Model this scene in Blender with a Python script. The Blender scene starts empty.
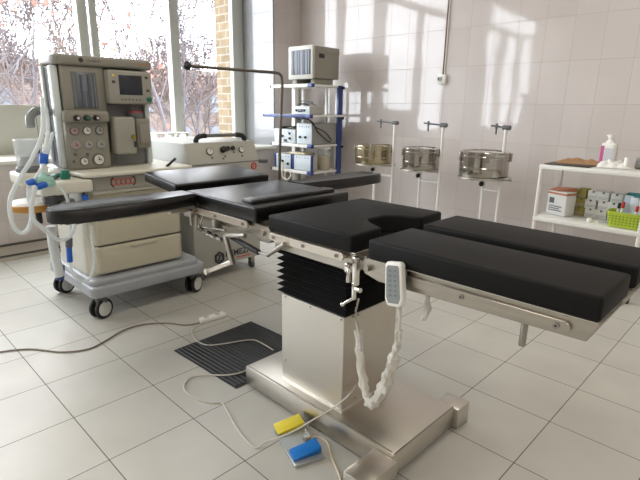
import bpy, bmesh, math, random
from mathutils import Vector, Matrix, Euler, noise
PI = math.pi
scene = bpy.context.scene
COL = scene.collection

# ---------------------------------------------------------------- camera
cam_data = bpy.data.cameras.new('camera')
cam = bpy.data.objects.new('camera', cam_data)
COL.objects.link(cam)
cam_data.sensor_width = 36.0
cam_data.lens = 485.76 / 640 * 36
cam_data.clip_start = 0.02
cam_data.clip_end = 300
YAW, PITCH, ROLL = -0.774, -0.2647, 0.015
_F = Vector((math.sin(YAW) * math.cos(PITCH), math.cos(YAW) * math.cos(PITCH), math.sin(PITCH)))
_R0 = Vector((math.cos(YAW), -math.sin(YAW), 0))
_U0 = _R0.cross(_F)
_R = _R0 * math.cos(ROLL) + _U0 * math.sin(ROLL)
_U = -_R0 * math.sin(ROLL) + _U0 * math.cos(ROLL)
cam.matrix_world = Matrix(((_R.x, _U.x, -_F.x, 0), (_R.y, _U.y, -_F.y, 0), (_R.z, _U.z, -_F.z, 1.2252), (0, 0, 0, 1)))
scene.camera = cam

# ---------------------------------------------------------------- light and exposure
world = bpy.data.worlds.new('overcast_sky')
scene.world = world
world.use_nodes = True
wn = world.node_tree.nodes
wl = world.node_tree.links
wn.clear()
w_out = wn.new('ShaderNodeOutputWorld')
w_bg = wn.new('ShaderNodeBackground')
w_tc = wn.new('ShaderNodeTexCoord')
w_sep = wn.new('ShaderNodeSeparateXYZ')
w_ramp = wn.new('ShaderNodeValToRGB')
wl.new(w_tc.outputs['Generated'], w_sep.inputs[0])
wl.new(w_sep.outputs['Z'], w_ramp.inputs[0])
w_ramp.color_ramp.elements[0].position = 0.0
w_ramp.color_ramp.elements[0].color = (0.86, 0.91, 0.98, 1)
w_ramp.color_ramp.elements[1].position = 0.6
w_ramp.color_ramp.elements[1].color = (0.93, 0.97, 1.0, 1)
wl.new(w_ramp.outputs[0], w_bg.inputs['Color'])
w_bg.inputs['Strength'].default_value = 10.5
wl.new(w_bg.outputs[0], w_out.inputs[0])
scene.view_settings.view_transform = 'Standard'
scene.view_settings.look = 'None'
scene.view_settings.exposure = 0.22
scene.view_settings.gamma = 1.0
scene.view_settings.use_curve_mapping = False
try:
    scene.cycles.max_bounces = 10
    scene.cycles.diffuse_bounces = 6
    scene.cycles.glossy_bounces = 5
    scene.cycles.transparent_max_bounces = 12
    scene.cycles.caustics_reflective = False
    scene.cycles.caustics_refractive = False
    scene.cycles.sample_clamp_indirect = 8.0
except Exception:
    pass
WINDOWS_Y = [(-4.3, -0.55), (-0.1, 4.017)]
for i, (ya, yb) in enumerate(WINDOWS_Y):
    ld = bpy.data.lights.new('sky_portal', 'AREA')
    ld.shape = 'RECTANGLE'
    ld.size = 2.75
    ld.size_y = yb - ya
    ld.cycles.is_portal = True
    lo = bpy.data.objects.new('sky_portal', ld)
    COL.objects.link(lo)
    lo.location = (-5.46, (ya + yb) / 2, 2.15)
    lo.rotation_euler = (0, -PI / 2, 0)

FILL_LAMP_XY = [(x, y) for x in (-1.1, 1.7) for y in (-3.0, -0.2, 2.6)]  # six unseen fill lamps, added to brighten the room beyond the daylight
for x, y in FILL_LAMP_XY:
    ld = bpy.data.lights.new('fill_lamp_light', 'AREA')
    ld.shape = 'RECTANGLE'
    ld.size = 0.56
    ld.size_y = 1.16
    ld.energy = 19
    ld.color = (1.0, 0.93, 0.80)
    lo = bpy.data.objects.new('fill_lamp_light', ld)
    COL.objects.link(lo)
    lo.location = (x, y, 3.60)

# ---------------------------------------------------------------- materials
MATS = {}
def srgb(r, g, b):
    def c(v):
        v /= 255
        return v / 12.92 if v <= 0.04045 else ((v + 0.055) / 1.055) ** 2.4
    return (c(r), c(g), c(b), 1)
def pbr(name, col, rough=0.5, metal=0.0, var=0.06, scale=18, bump=0.0, bscale=60, coat=0.0, trans=0.0, alpha=1.0, spec=0.5, stretch=None, ior=None):
    if name in MATS:
        return MATS[name]
    m = bpy.data.materials.new(name)
    m.use_nodes = True
    nt = m.node_tree
    b = nt.nodes['Principled BSDF']
    tc = nt.nodes.new('ShaderNodeTexCoord')
    mp = nt.nodes.new('ShaderNodeMapping')
    if stretch:
        mp.inputs['Scale'].default_value = stretch
    nt.links.new(tc.outputs['Object'], mp.inputs['Vector'])
    nz = nt.nodes.new('ShaderNodeTexNoise')
    nz.inputs['Scale'].default_value = scale
    nz.inputs['Detail'].default_value = 4
    nt.links.new(mp.outputs[0], nz.inputs['Vector'])
    mx = nt.nodes.new('ShaderNodeMix')
    mx.data_type = 'RGBA'
    c = srgb(*col)
    mx.inputs['A'].default_value = tuple(max(0, v * (1 - var)) for v in c[:3]) + (1,)
    mx.inputs['B'].default_value = tuple(min(1, v * (1 + var)) for v in c[:3]) + (1,)
    nt.links.new(nz.outputs['Fac'], mx.inputs['Factor'])
    nt.links.new(mx.outputs['Result'], b.inputs['Base Color'])
    b.inputs['Roughness'].default_value = rough
    b.inputs['Metallic'].default_value = metal
    b.inputs['Coat Weight'].default_value = coat
    b.inputs['Transmission Weight'].default_value = trans
    b.inputs['Alpha'].default_value = alpha
    b.inputs['Specular IOR Level'].default_value = spec
    if ior:
        b.inputs['IOR'].default_value = ior
    if bump > 0:
        n2 = nt.nodes.new('ShaderNodeTexNoise')
        n2.inputs['Scale'].default_value = bscale
        n2.inputs['Detail'].default_value = 3
        nt.links.new(mp.outputs[0], n2.inputs['Vector'])
        bp = nt.nodes.new('ShaderNodeBump')
        bp.inputs['Strength'].default_value = bump
        bp.inputs['Distance'].default_value = 0.01
        nt.links.new(n2.outputs['Fac'], bp.inputs['Height'])
        nt.links.new(bp.outputs[0], b.inputs['Normal'])
    MATS[name] = m
    return m
def tile_mat(name, plane, w, h, off, col, col2, grout, gsize, rough, var_scale=2.5, wave=0.0, wscale=6, gbump=0.3, spec=0.5, offset=0.0, dirt=0.05):
    """square-set tiles from the Brick Texture; plane 'xy', 'xz' or 'yz' in world metres"""
    m = bpy.data.materials.new(name)
    m.use_nodes = True
    nt = m.node_tree
    N, L = nt.nodes, nt.links
    b = N['Principled BSDF']
    geo = N.new('ShaderNodeNewGeometry')
    sep = N.new('ShaderNodeSeparateXYZ')
    L.new(geo.outputs['Position'], sep.inputs[0])
    cmb = N.new('ShaderNodeCombineXYZ')
    ax = {'x': 'X', 'y': 'Y', 'z': 'Z'}
    for k in (0, 1):
        sub = N.new('ShaderNodeMath')
        sub.operation = 'SUBTRACT'
        sub.inputs[1].default_value = off[k]
        L.new(sep.outputs[ax[plane[k]]], sub.inputs[0])
        L.new(sub.outputs[0], cmb.inputs[k])
    br = N.new('ShaderNodeTexBrick')
    br.offset = offset
    br.squash = 1.0
    br.inputs['Scale'].default_value = 1.0
    br.inputs['Brick Width'].default_value = w
    br.inputs['Row Height'].default_value = h
    br.inputs['Mortar Size'].default_value = gsize
    br.inputs['Mortar Smooth'].default_value = 0.15
    br.inputs['Bias'].default_value = 0.0
    br.inputs['Color1'].default_value = srgb(*col)
    br.inputs['Color2'].default_value = srgb(*col2)
    br.inputs['Mortar'].default_value = srgb(*grout)
    L.new(cmb.outputs[0], br.inputs['Vector'])
    nz = N.new('ShaderNodeTexNoise')
    nz.inputs['Scale'].default_value = var_scale
    nz.inputs['Detail'].default_value = 6
    L.new(geo.outputs['Position'], nz.inputs['Vector'])
    mr = N.new('ShaderNodeMapRange')
    mr.inputs['From Min'].default_value = 0.3
    mr.inputs['From Max'].default_value = 0.7
    mr.inputs['To Min'].default_value = 1 - dirt
    mr.inputs['To Max'].default_value = 1 + dirt
    L.new(nz.outputs['Fac'], mr.inputs['Value'])
    mul = N.new('ShaderNodeVectorMath')
    mul.operation = 'SCALE'
    L.new(br.outputs['Color'], mul.inputs[0])
    L.new(mr.outputs[0], mul.inputs['Scale'])
    L.new(mul.outputs[0], b.inputs['Base Color'])
    b.inputs['Specular IOR Level'].default_value = spec
    rr = N.new('ShaderNodeMapRange')
    rr.inputs['To Min'].default_value = rough
    rr.inputs['To Max'].default_value = 0.85
    L.new(br.outputs['Fac'], rr.inputs['Value'])
    L.new(rr.outputs[0], b.inputs['Roughness'])
    inv = N.new('ShaderNodeMath')
    inv.operation = 'SUBTRACT'
    inv.inputs[0].default_value = 1.0
    L.new(br.outputs['Fac'], inv.inputs[1])
    b1 = N.new('ShaderNodeBump')
    b1.inputs['Strength'].default_value = gbump
    b1.inputs['Distance'].default_value = 0.002
    L.new(inv.outputs[0], b1.inputs['Height'])
    if wave > 0:
        nw = N.new('ShaderNodeTexNoise')
        nw.inputs['Scale'].default_value = wscale
        nw.inputs['Detail'].default_value = 1
        L.new(geo.outputs['Position'], nw.inputs['Vector'])
        b2 = N.new('ShaderNodeBump')
        b2.inputs['Strength'].default_value = wave
        b2.inputs['Distance'].default_value = 0.02
        L.new(nw.outputs['Fac'], b2.inputs['Height'])
        L.new(b2.outputs[0], b1.inputs['Normal'])
    L.new(b1.outputs[0], b.inputs['Normal'])
    return m
def glass_mat(name, tint=(1, 1, 1), gloss=0.08, rough=0.02):
    if name in MATS:
        return MATS[name]
    m = bpy.data.materials.new(name)
    m.use_nodes = True
    nt = m.node_tree
    N, L = nt.nodes, nt.links
    N.clear()
    out = N.new('ShaderNodeOutputMaterial')
    tr = N.new('ShaderNodeBsdfTransparent')
    tr.inputs[0].default_value = (*tint, 1)
    gl = N.new('ShaderNodeBsdfGlossy')
    gl.inputs['Roughness'].default_value = rough
    fr = N.new('ShaderNodeLayerWeight')
    fr.inputs[0].default_value = 0.5
    pw = N.new('ShaderNodeMath')
    pw.operation = 'POWER'
    pw.inputs[1].default_value = 5.0
    L.new(fr.outputs['Facing'], pw.inputs[0])
    mx = N.new('ShaderNodeMixShader')
    ad = N.new('ShaderNodeMath')
    ad.operation = 'ADD'
    ad.inputs[1].default_value = gloss * 0.4
    L.new(pw.outputs[0], ad.inputs[0])
    L.new(ad.outputs[0], mx.inputs[0])
    L.new(tr.outputs[0], mx.inputs[1])
    L.new(gl.outputs[0], mx.inputs[2])
    L.new(mx.outputs[0], out.inputs[0])
    MATS[name] = m
    return m
def clear_plastic(name, col, alpha, rough=0.25):
    return pbr(name, col, rough=rough, alpha=alpha, var=0.03)

vinyl = pbr('black_vinyl', (6, 6, 7), rough=0.30, var=0.1, scale=8, bump=0.04, bscale=260, spec=0.5)
matte_vinyl = pbr('matte_black_vinyl', (9, 9, 9), rough=0.58, var=0.1, scale=8, bump=0.04, bscale=260, spec=0.22)
steel = pbr('brushed_steel', (178, 173, 164), rough=0.30, metal=1.0, var=0.16, scale=6, stretch=(1, 1, 12), bump=0.02, bscale=30)
steel_sheet = pbr('steel_sheet', (206, 201, 192), rough=0.34, metal=1.0, var=0.10, scale=3, bump=0.06, bscale=5)
chrome = pbr('chrome', (215, 213, 208), rough=0.12, metal=1.0, var=0.03)
dull_steel = pbr('dull_steel', (160, 155, 148), rough=0.4, metal=1.0, var=0.08)
rod_metal = pbr('rod_metal', (112, 106, 100), rough=0.35, metal=1.0)
rail_metal = pbr('rail_metal', (206, 199, 188), rough=0.33, metal=0.85, var=0.05)
black_rubber = pbr('black_rubber', (20, 20, 21), rough=0.6, var=0.1)
bellows_mat = pbr('bellows_rubber', (14, 14, 15), rough=0.45, var=0.1)
black_plastic = pbr('black_plastic', (24, 24, 26), rough=0.4)
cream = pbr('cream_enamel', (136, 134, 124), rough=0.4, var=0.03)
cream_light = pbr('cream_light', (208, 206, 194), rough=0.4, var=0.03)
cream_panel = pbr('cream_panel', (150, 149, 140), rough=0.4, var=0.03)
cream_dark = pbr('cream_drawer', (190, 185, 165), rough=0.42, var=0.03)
grey_paint = pbr('grey_paint', (158, 162, 168), rough=0.4, var=0.03)
grey_dark = pbr('grey_dark', (92, 94, 97), rough=0.5)
bluegrey = pbr('bluegrey_metal', (206, 214, 216), rough=0.35, var=0.03)
white_enamel = pbr('white_enamel', (226, 226, 222), rough=0.35, var=0.02)
white_plastic = pbr('white_plastic', (232, 232, 228), rough=0.35, var=0.02)
pvc_white = pbr('window_plastic', (186, 189, 184), rough=0.3, var=0.02)
blue_plastic = pbr('blue_plastic', (28, 92, 190), rough=0.35)
blue_paint = pbr('blue_paint', (48, 66, 124), rough=0.35)
green_plastic = pbr('green_plastic', (18, 110, 92), rough=0.35)
mint_plastic = pbr('mint_plastic', (168, 214, 204), rough=0.3, alpha=0.85)
yellow_plastic = pbr('yellow_plastic', (232, 214, 70), rough=0.4)
pedal_blue = pbr('pedal_blue', (16, 112, 196), rough=0.4)
hose_mat = clear_plastic('hose_clear', (225, 232, 235), 0.62, 0.3)
film_mat = pbr('plastic_film', (214, 212, 204), rough=0.3, alpha=0.86, var=0.1, scale=40, bump=0.6, bscale=45)
canister_mat = clear_plastic('canister_clear', (222, 228, 230), 0.28, 0.15)
screen_mat = pbr('dark_screen', (38, 42, 52), rough=0.15, var=0.02)
dial_mat = pbr('dial_face', (206, 206, 200), rough=0.3)
ink = pbr('ink', (45, 48, 55), rough=0.6)
gold = pbr('amber_ring', (176, 128, 62), rough=0.35, metal=0.3)
kraft = pbr('kraft_paper', (158, 122, 86), rough=0.8, var=0.12, scale=12, bump=0.3, bscale=30)
paper = pbr('white_paper', (226, 226, 224), rough=0.8, var=0.03, bump=0.2, bscale=20)
carton = pbr('carton_white', (214, 214, 212), rough=0.7, var=0.05)
carton_olive = pbr('carton_olive', (150, 140, 70), rough=0.7)
teal_card = pbr('teal_card', (64, 150, 150), rough=0.6)
orange_tape = pbr('orange_tape', (176, 112, 78), rough=0.5)
lime = pbr('lime_plastic', (178, 198, 62), rough=0.4, var=0.04)
pink = pbr('pink_label', (196, 92, 146), rough=0.5)
red = pbr('red_plastic', (190, 50, 40), rough=0.5)
cable_white = pbr('cable_white', (205, 200, 190), rough=0.5, var=0.03)
cable_grey = pbr('cable_grey', (128, 116, 106), rough=0.5, var=0.03)
conduit_mat = pbr('conduit', (110, 72, 62), rough=0.5)
drum_steel = pbr('drum_steel', (180, 175, 168), rough=0.14, metal=1.0, var=0.05, bump=0.03, bscale=7)
drum_gold = pbr('drum_gold', (186, 174, 148), rough=0.18, metal=1.0, var=0.08, bump=0.03, bscale=7)
device_face = pbr('device_face', (196, 206, 212), rough=0.45, var=0.04)
device_body = pbr('device_body', (172, 172, 166), rough=0.45, var=0.04)
monitor_grey = pbr('monitor_case', (142, 139, 128), rough=0.5, var=0.03)
monitor_bezel = pbr('monitor_bezel', (192, 192, 185), rough=0.45)
jar_fill = clear_plastic('jar_amber', (190, 170, 120), 0.7, 0.3)
sack_mat = glass_mat('clear_glass')

# ---------------------------------------------------------------- mesh helpers
def T(*c):
    return Matrix.Translation(Vector(c))
class M:
    def __init__(self):
        self.bm = bmesh.new()
        self.mi = 0
    def _done(self, faces):
        for f in faces:
            f.material_index = self.mi
    def box(self, x0, x1, y0, y1, z0, z1, bev=0.0, seg=2, mat=None):
        if x0 > x1: x0, x1 = x1, x0
        if y0 > y1: y0, y1 = y1, y0
        if z0 > z1: z0, z1 = z1, z0
        t = bmesh.new()
        vs = [t.verts.new((x, y, z)) for x in (x0, x1) for y in (y0, y1) for z in (z0, z1)]
        for q in ((0, 1, 3, 2), (4, 6, 7, 5), (0, 4, 5, 1), (2, 3, 7, 6), (0, 2, 6, 4), (1, 5, 7, 3)):
            t.faces.new([vs[i] for i in q])
        if bev > 0:
            bev = min(bev, 0.49 * min(x1 - x0, y1 - y0, z1 - z0))
            bmesh.ops.bevel(t, geom=t.edges[:], offset=bev, segments=seg, profile=0.5, affect='EDGES')
        return self.take(t, mat)
    def obox(self, c, size, rot=(0, 0, 0), bev=0.0, seg=2):
        mat = T(*c) @ Euler(rot).to_matrix().to_4x4()
        sx, sy, sz = (v / 2 for v in size)
        return self.box(-sx, sx, -sy, sy, -sz, sz, bev, seg, mat)
    def take(self, t, mat=None):
        if mat is not None:
            bmesh.ops.transform(t, matrix=mat, verts=t.verts[:])
        bmesh.ops.recalc_face_normals(t, faces=t.faces[:])
        vm = {}
        for v in t.verts:
            vm[v] = self.bm.verts.new(v.co)
        for f in t.faces:
            try:
                nf = self.bm.faces.new([vm[v] for v in f.verts])
                nf.material_index = self.mi
            except ValueError:
                pass
        t.free()
        return self
    def prism(self, poly, z0, z1, bev=0.0, seg=2, mat=None, tops=None):
        """poly in xy extruded along z; mat places it"""
        t = bmesh.new()
        lo = [t.verts.new((x, y, z0)) for x, y in poly]
        hi = [t.verts.new((x, y, z1 if tops is None else tops[i])) for i, (x, y) in enumerate(poly)]
        n = len(poly)
        t.faces.new(lo[::-1])
        t.faces.new(hi)
        for i in range(n):
            t.faces.new((lo[i], lo[(i + 1) % n], hi[(i + 1) % n], hi[i]))
        if bev > 0:
            bmesh.ops.recalc_face_normals(t, faces=t.faces[:])
            bmesh.ops.bevel(t, geom=t.edges[:], offset=bev, segments=seg, profile=0.5, affect='EDGES')
        return self.take(t, mat)
    def cyl(self, p0, p1, r, r2=None, n=20, caps=True, bev=0.0):
        p0, p1 = Vector(p0), Vector(p1)
        r2 = r if r2 is None else r2
        d = p1 - p0
        q = d.to_track_quat('Z', 'Y').to_matrix().to_4x4()
        t = bmesh.new()
        a = [t.verts.new((r * math.cos(2 * PI * i / n), r * math.sin(2 * PI * i / n), 0)) for i in range(n)]
        b = [t.verts.new((r2 * math.cos(2 * PI * i / n), r2 * math.sin(2 * PI * i / n), d.length)) for i in range(n)]
        for i in range(n):
            t.faces.new((a[i], a[(i + 1) % n], b[(i + 1) % n], b[i]))
        if caps:
            fa = t.faces.new(a[::-1])
            fb = t.faces.new(b)
            if bev > 0:
                bmesh.ops.bevel(t, geom=list(fa.edges) + list(fb.edges), offset=bev, segments=2, profile=0.5, affect='EDGES')
        return self.take(t, T(*p0) @ q)
    def tube(self, pts, r, n=8, smooth=0, caps=True, rfun=None):
        pts = [Vector(p) for p in pts]
        if smooth:
            pts = spline(pts, smooth)
        t = bmesh.new()
        rings = []
        prev = None
        for i, p in enumerate(pts):
            d = (pts[min(i + 1, len(pts) - 1)] - pts[max(i - 1, 0)])
            if d.length < 1e-9:
                d = Vector((0, 0, 1))
            d.normalize()
            if prev is None:
                u = d.orthogonal().normalized()
            else:
                u = prev - d * prev.dot(d)
                u = u.normalized() if u.length > 1e-6 else d.orthogonal().normalized()
            prev = u
            v = d.cross(u)
            ring = []
            for k in range(n):
                a = 2 * PI * k / n
                rr = r[min(len(r) - 1, int(i / max(1, len(pts) - 1) * (len(r) - 1) + 0.5))] if isinstance(r, (list, tuple)) else r
                if rfun:
                    rr = rfun(i, k, p, rr)
                ring.append(t.verts.new(p + (u * math.cos(a) + v * math.sin(a)) * rr))
            rings.append(ring)
        for a, b in zip(rings, rings[1:]):
            for k in range(n):
                t.faces.new((a[k], a[(k + 1) % n], b[(k + 1) % n], b[k]))
        if caps:
            t.faces.new(rings[0][::-1])
            t.faces.new(rings[-1])
        return self.take(t)
    def lathe(self, prof, c, n=32, mat=None, close=True):
        """prof: (radius, height) list turned about z through c"""
        t = bmesh.new()
        rings = []
        for r, z in prof:
            if r < 1e-6:
                rings.append([t.verts.new((0, 0, z))])
            else:
                rings.append([t.verts.new((r * math.cos(2 * PI * i / n), r * math.sin(2 * PI * i / n), z)) for i in range(n)])
        for a, b in zip(rings, rings[1:]):
            for i in range(n):
                j = (i + 1) % n
                if len(a) == 1 and len(b) == 1:
                    continue
                if len(a) == 1:
                    t.faces.new((a[0], b[j], b[i]))
                elif len(b) == 1:
                    t.faces.new((a[i], a[j], b[0]))
                else:
                    t.faces.new((a[i], a[j], b[j], b[i]))
        return self.take(t, T(*c) if mat is None else T(*c) @ mat)
    def sphere(self, c, r, s=(1, 1, 1), n=16):
        prof = [(r * math.sin(PI * i / (n // 2)), -r * math.cos(PI * i / (n // 2))) for i in range(n // 2 + 1)]
        prof[0] = (0, -r); prof[-1] = (0, r)
        return self.lathe(prof, c, n, Matrix.Diagonal((*s, 1)))
    def quad(self, *p):
        self.bm.faces.new([self.bm.verts.new(q) for q in p]).material_index = self.mi
        return self
    def build(self, name, mat, parent=None, org=None, extra=(), sharp=35):
        me = bpy.data.meshes.new(name)
        if org is None:
            org = world_of(parent) if parent is not None else Vector((0, 0, 0))
        org = Vector(org)
        bmesh.ops.translate(self.bm, vec=-org, verts=self.bm.verts[:])
        for f in self.bm.faces:
            f.smooth = True
        self.bm.to_mesh(me)
        self.bm.free()
        me.materials.append(mat)
        for e in extra:
            me.materials.append(e)
        try:
            me.set_sharp_from_angle(angle=math.radians(sharp))
        except Exception:
            pass
        o = bpy.data.objects.new(name, me)
        COL.objects.link(o)
        if parent is not None:
            o.parent = parent
            o.location = org - world_of(parent)
        else:
            o.location = org
        return o
def world_of(o):
    v = Vector((0, 0, 0))
    while o is not None:
        v += o.location
        o = o.parent
    return v
def spline(p, k):
    out = []
    n = len(p)
    for i in range(n - 1):
        p0 = p[max(i - 1, 0)]; p1 = p[i]; p2 = p[i + 1]; p3 = p[min(i + 2, n - 1)]
        for s in range(k):
            t = s / k
            out.append(0.5 * ((2 * p1) + (p2 - p0) * t + (2 * p0 - 5 * p1 + 4 * p2 - p3) * t * t + (3 * p1 - p0 - 3 * p2 + p3) * t ** 3))
    out.append(p[-1])
    return out
def tag(o, label=None, cat=None, group=None, kind=None):
    if label: o['label'] = label
    if cat: o['category'] = cat
    if group: o['group'] = group
    if kind: o['kind'] = kind
    return o
def thing(name, loc, label, cat, group=None):
    o = bpy.data.objects.new(name, None)
    o.empty_display_size = 0.1
    COL.objects.link(o)
    o.location = loc
    return tag(o, label, cat, group)
def struct(name, m, mat, parent=None, **k):
    o = m.build(name, mat, parent, **k)
    if parent is None:
        o['kind'] = 'structure'
    return o
def text_mesh(body, size, M4, depth=0.0006, bold=0.0):
    """letters as geometry: text lies in its own xy plane, M4 places it"""
    cu = bpy.data.curves.new('t', 'FONT')
    cu.body = body
    cu.size = size
    cu.extrude = depth
    cu.offset = bold
    cu.align_x = 'CENTER'
    cu.align_y = 'CENTER'
    cu.resolution_u = 2
    ob = bpy.data.objects.new('t', cu)
    COL.objects.link(ob)
    dg = bpy.context.evaluated_depsgraph_get()
    me = bpy.data.meshes.new_from_object(ob.evaluated_get(dg))
    t = bmesh.new()
    t.from_mesh(me)
    bpy.data.objects.remove(ob)
    bpy.data.meshes.remove(me)
    m = M()
    vm = {}
    for v in t.verts:
        vm[v] = m.bm.verts.new(M4 @ v.co)
    for f in t.faces:
        try: m.bm.faces.new([vm[v] for v in f.verts])
        except ValueError: pass
    t.free()
    return m
def face_px(y, z, x):      # text frame on a face looking along +X
    return Matrix(((0, 0, 1, x), (1, 0, 0, y), (0, 1, 0, z), (0, 0, 0, 1)))
def face_ny(x, z, y):      # text frame on a face looking along -Y
    return Matrix(((1, 0, 0, x), (0, 0, -1, y), (0, 1, 0, z), (0, 0, 0, 1)))
RX90 = Matrix.Rotation(PI / 2, 4, 'Y')      # lathe axis along +X
RYN = Matrix.Rotation(PI / 2, 4, 'X')       # lathe axis along -Y

# ================================================================ ROOM
XW, YW, XR, YS, ZC = -4.76, 4.46, 2.6, -4.7, 3.7
XF = -5.34            # inner plane of the window frames
YR = 4.017            # reveal beside the right-hand window
SILL = 0.765
TOPW = 3.5
COLW = ((200, 193, 190), (194, 186, 183))
floor_m = tile_mat('floor_tiles', 'xy', 0.3429, 0.3429, (-2.2437, 0.5316), (190, 189, 183), (185, 183, 176), (92, 86, 78), 0.0019, 0.34, wave=0.03, wscale=9, gbump=0.4, dirt=0.06, var_scale=3.5, spec=0.45)
wall_xz = tile_mat('wall_tiles_back', 'xz', 0.23, 0.345, (-2.2063, 1.288), *COLW, (176, 168, 160), 0.0017, 0.055, wave=0.07, wscale=3.6, gbump=0.6, dirt=0.03)
wall_yz = tile_mat('wall_tiles_side', 'yz', 0.23, 0.345, (0.1, 1.288), *COLW, (178, 170, 162), 0.0016, 0.09, wave=0.10, wscale=3.6, gbump=0.6, dirt=0.03)
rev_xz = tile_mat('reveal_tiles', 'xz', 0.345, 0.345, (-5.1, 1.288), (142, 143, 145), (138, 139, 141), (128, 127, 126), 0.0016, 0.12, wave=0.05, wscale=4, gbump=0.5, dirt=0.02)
plaster = pbr('ceiling_paint', (225, 224, 220), rough=0.9, var=0.02, scale=3)
struct('floor', M().box(XW, XR, YS, YW, -0.12, 0.0), floor_m)
struct('ceiling', M().box(XW - 0.7, XR + 0.12, YS - 0.12, YW + 0.12, ZC, ZC + 0.12), plaster)
struct('wall_back', M().box(XW, XR + 0.12, YW, YW + 0.12, -0.12, ZC), wall_xz)
struct('wall_right', M().box(XR, XR + 0.12, YS, YW, -0.12, ZC), wall_yz)
struct('wall_front', M().box(XW - 0.7, XR + 0.12, YS - 0.12, YS, -0.12, ZC), wall_xz)
wl_m = M()
XO = -5.45
wl_m.box(XO, XW, YS, YW, -0.12, SILL - 0.035)                    # below the sill
wl_m.box(XO, XW, YS, YW, TOPW, ZC)                               # lintel
wl_m.box(XO, XW, YS, WINDOWS_Y[0][0], SILL - 0.035, TOPW)
wl_m.box(XO, XW, WINDOWS_Y[0][1], WINDOWS_Y[1][0], SILL - 0.035, TOPW)
struct('wall_left', wl_m, wall_yz)
struct('wall_corner', M().box(XW - 0.35, XW, YR + 0.02, YW, SILL - 0.035, TOPW), wall_yz)
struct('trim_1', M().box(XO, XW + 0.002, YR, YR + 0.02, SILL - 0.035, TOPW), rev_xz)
struct('trim_2', M().box(XO - 0.0, XW - 0.35, YR + 0.02, YW, SILL - 0.035, TOPW), plaster)
fill_lamp_case = pbr('fill_lamp_case', (225, 225, 222), rough=0.4)
for x, y in FILL_LAMP_XY:  # housings made up for the added fill lamps, out of view
    cl_ = thing('fill_lamp', (x, y, 3.7), 'unseen white fill lamp added under the ceiling, one of six in two rows', 'lamp', 'added fill lamps')
    m = M(); m.box(x - 0.31, x + 0.31, y - 0.61, y + 0.61, 3.615, 3.70, 0.01); m.build('fill_lamp_housing', fill_lamp_case, cl_)
# window sill boards
sill_m = pbr('sill_board', (222, 220, 212), rough=0.3, var=0.03)
for i, (ya, yb) in enumerate(WINDOWS_Y):
    struct('trim_%d' % (3 + i), M().box(XO, XW + 0.05, ya, yb, SILL - 0.035, SILL, 0.008), sill_m)
# low tiled plinth with two dark joints along the window wall
plinth = M()
plinth.box(XW, -4.42, YS, YR, 0.0, 0.035)
plinth.box(-4.42, -4.40, YS, YR, 0.0, 0.022)
plinth_m = pbr('plinth_tile', (176, 170, 160), rough=0.5)
joint_m = pbr('dark_joint', (78, 76, 72), rough=0.8)
struct('baseboard_left', plinth, plinth_m)
jl = M()
jl.box(-4.435, -4.418, YS, YR, 0.028, 0.042)
jl.box(XW - 0.0, XW + 0.012, YS, YR, 0.03, 0.052)
struct('trim_5', jl, joint_m)

# windows: frames with mullions, glass panes
def window(n, ya, yb, posts, panels=()):
    w = M()
    x0, x1 = XF - 0.075, XF
    w.box(x0, x1, ya, ya + 0.07, SILL, TOPW, 0.006)
    w.box(x0, x1, yb - 0.16, yb, SILL, TOPW, 0.006)
    w.box(x0 + 0.01, x1 - 0.01, ya, yb, SILL, SILL + 0.07, 0.006)
    w.box(x0, x1, ya, yb, 2.93, 3.03, 0.006)
    w.box(x0, x1, ya, yb, TOPW - 0.07, TOPW, 0.006)
    root = w.build('window_%d' % n, pvc_white)
    root['kind'] = 'structure'
    for a, b, c in posts:
        p = M().box(x0 - 0.01 * c, x1 + 0.025 * c, a, b, SILL, 2.93, 0.006)
        p.build('window_mullion', pvc_white, root)
    edges = [ya + 0.07] + [v for a, b, c in posts for v in (a, b)] + [yb - 0.16]
    for a, b in zip(edges[::2], edges[1::2]):
        if b - a > 0.1:
            g = M().box(XF - 0.045, XF - 0.035, a, b, SILL + 0.07, 2.93)
            g.build('window_pane', sack_mat, root)
    g = M().box(XF - 0.045, XF - 0.035, ya + 0.07, yb - 0.16, 3.03, TOPW - 0.07)
    g.build('window_pane', sack_mat, root)
    for a, b in panels:
        M().box(XF - 0.03, XF - 0.005, a, b, SILL + 0.0, 1.215, 0.003).build('spandrel_panel', pbr('spandrel', (190, 192, 182), rough=0.4, var=0.05, scale=5), root)
        M().box(XF - 0.034, XF - 0.004, a + 0.54, a + 0.545, SILL, 1.216).build('panel_joint', grey_dark, root)
    return root
window(1, WINDOWS_Y[1][0], WINDOWS_Y[1][1], [(0.86, 0.98, 1), (2.00, 2.09, 1), (2.13, 2.20, 0), (2.99, 3.10, 1)], [(0.98, 2.0)])
window(2, WINDOWS_Y[0][0], WINDOWS_Y[0][1], [(-3.4, -3.28, 1), (-2.45, -2.36, 1), (-2.32, -2.25, 0), (-1.45, -1.33, 1)])

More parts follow.
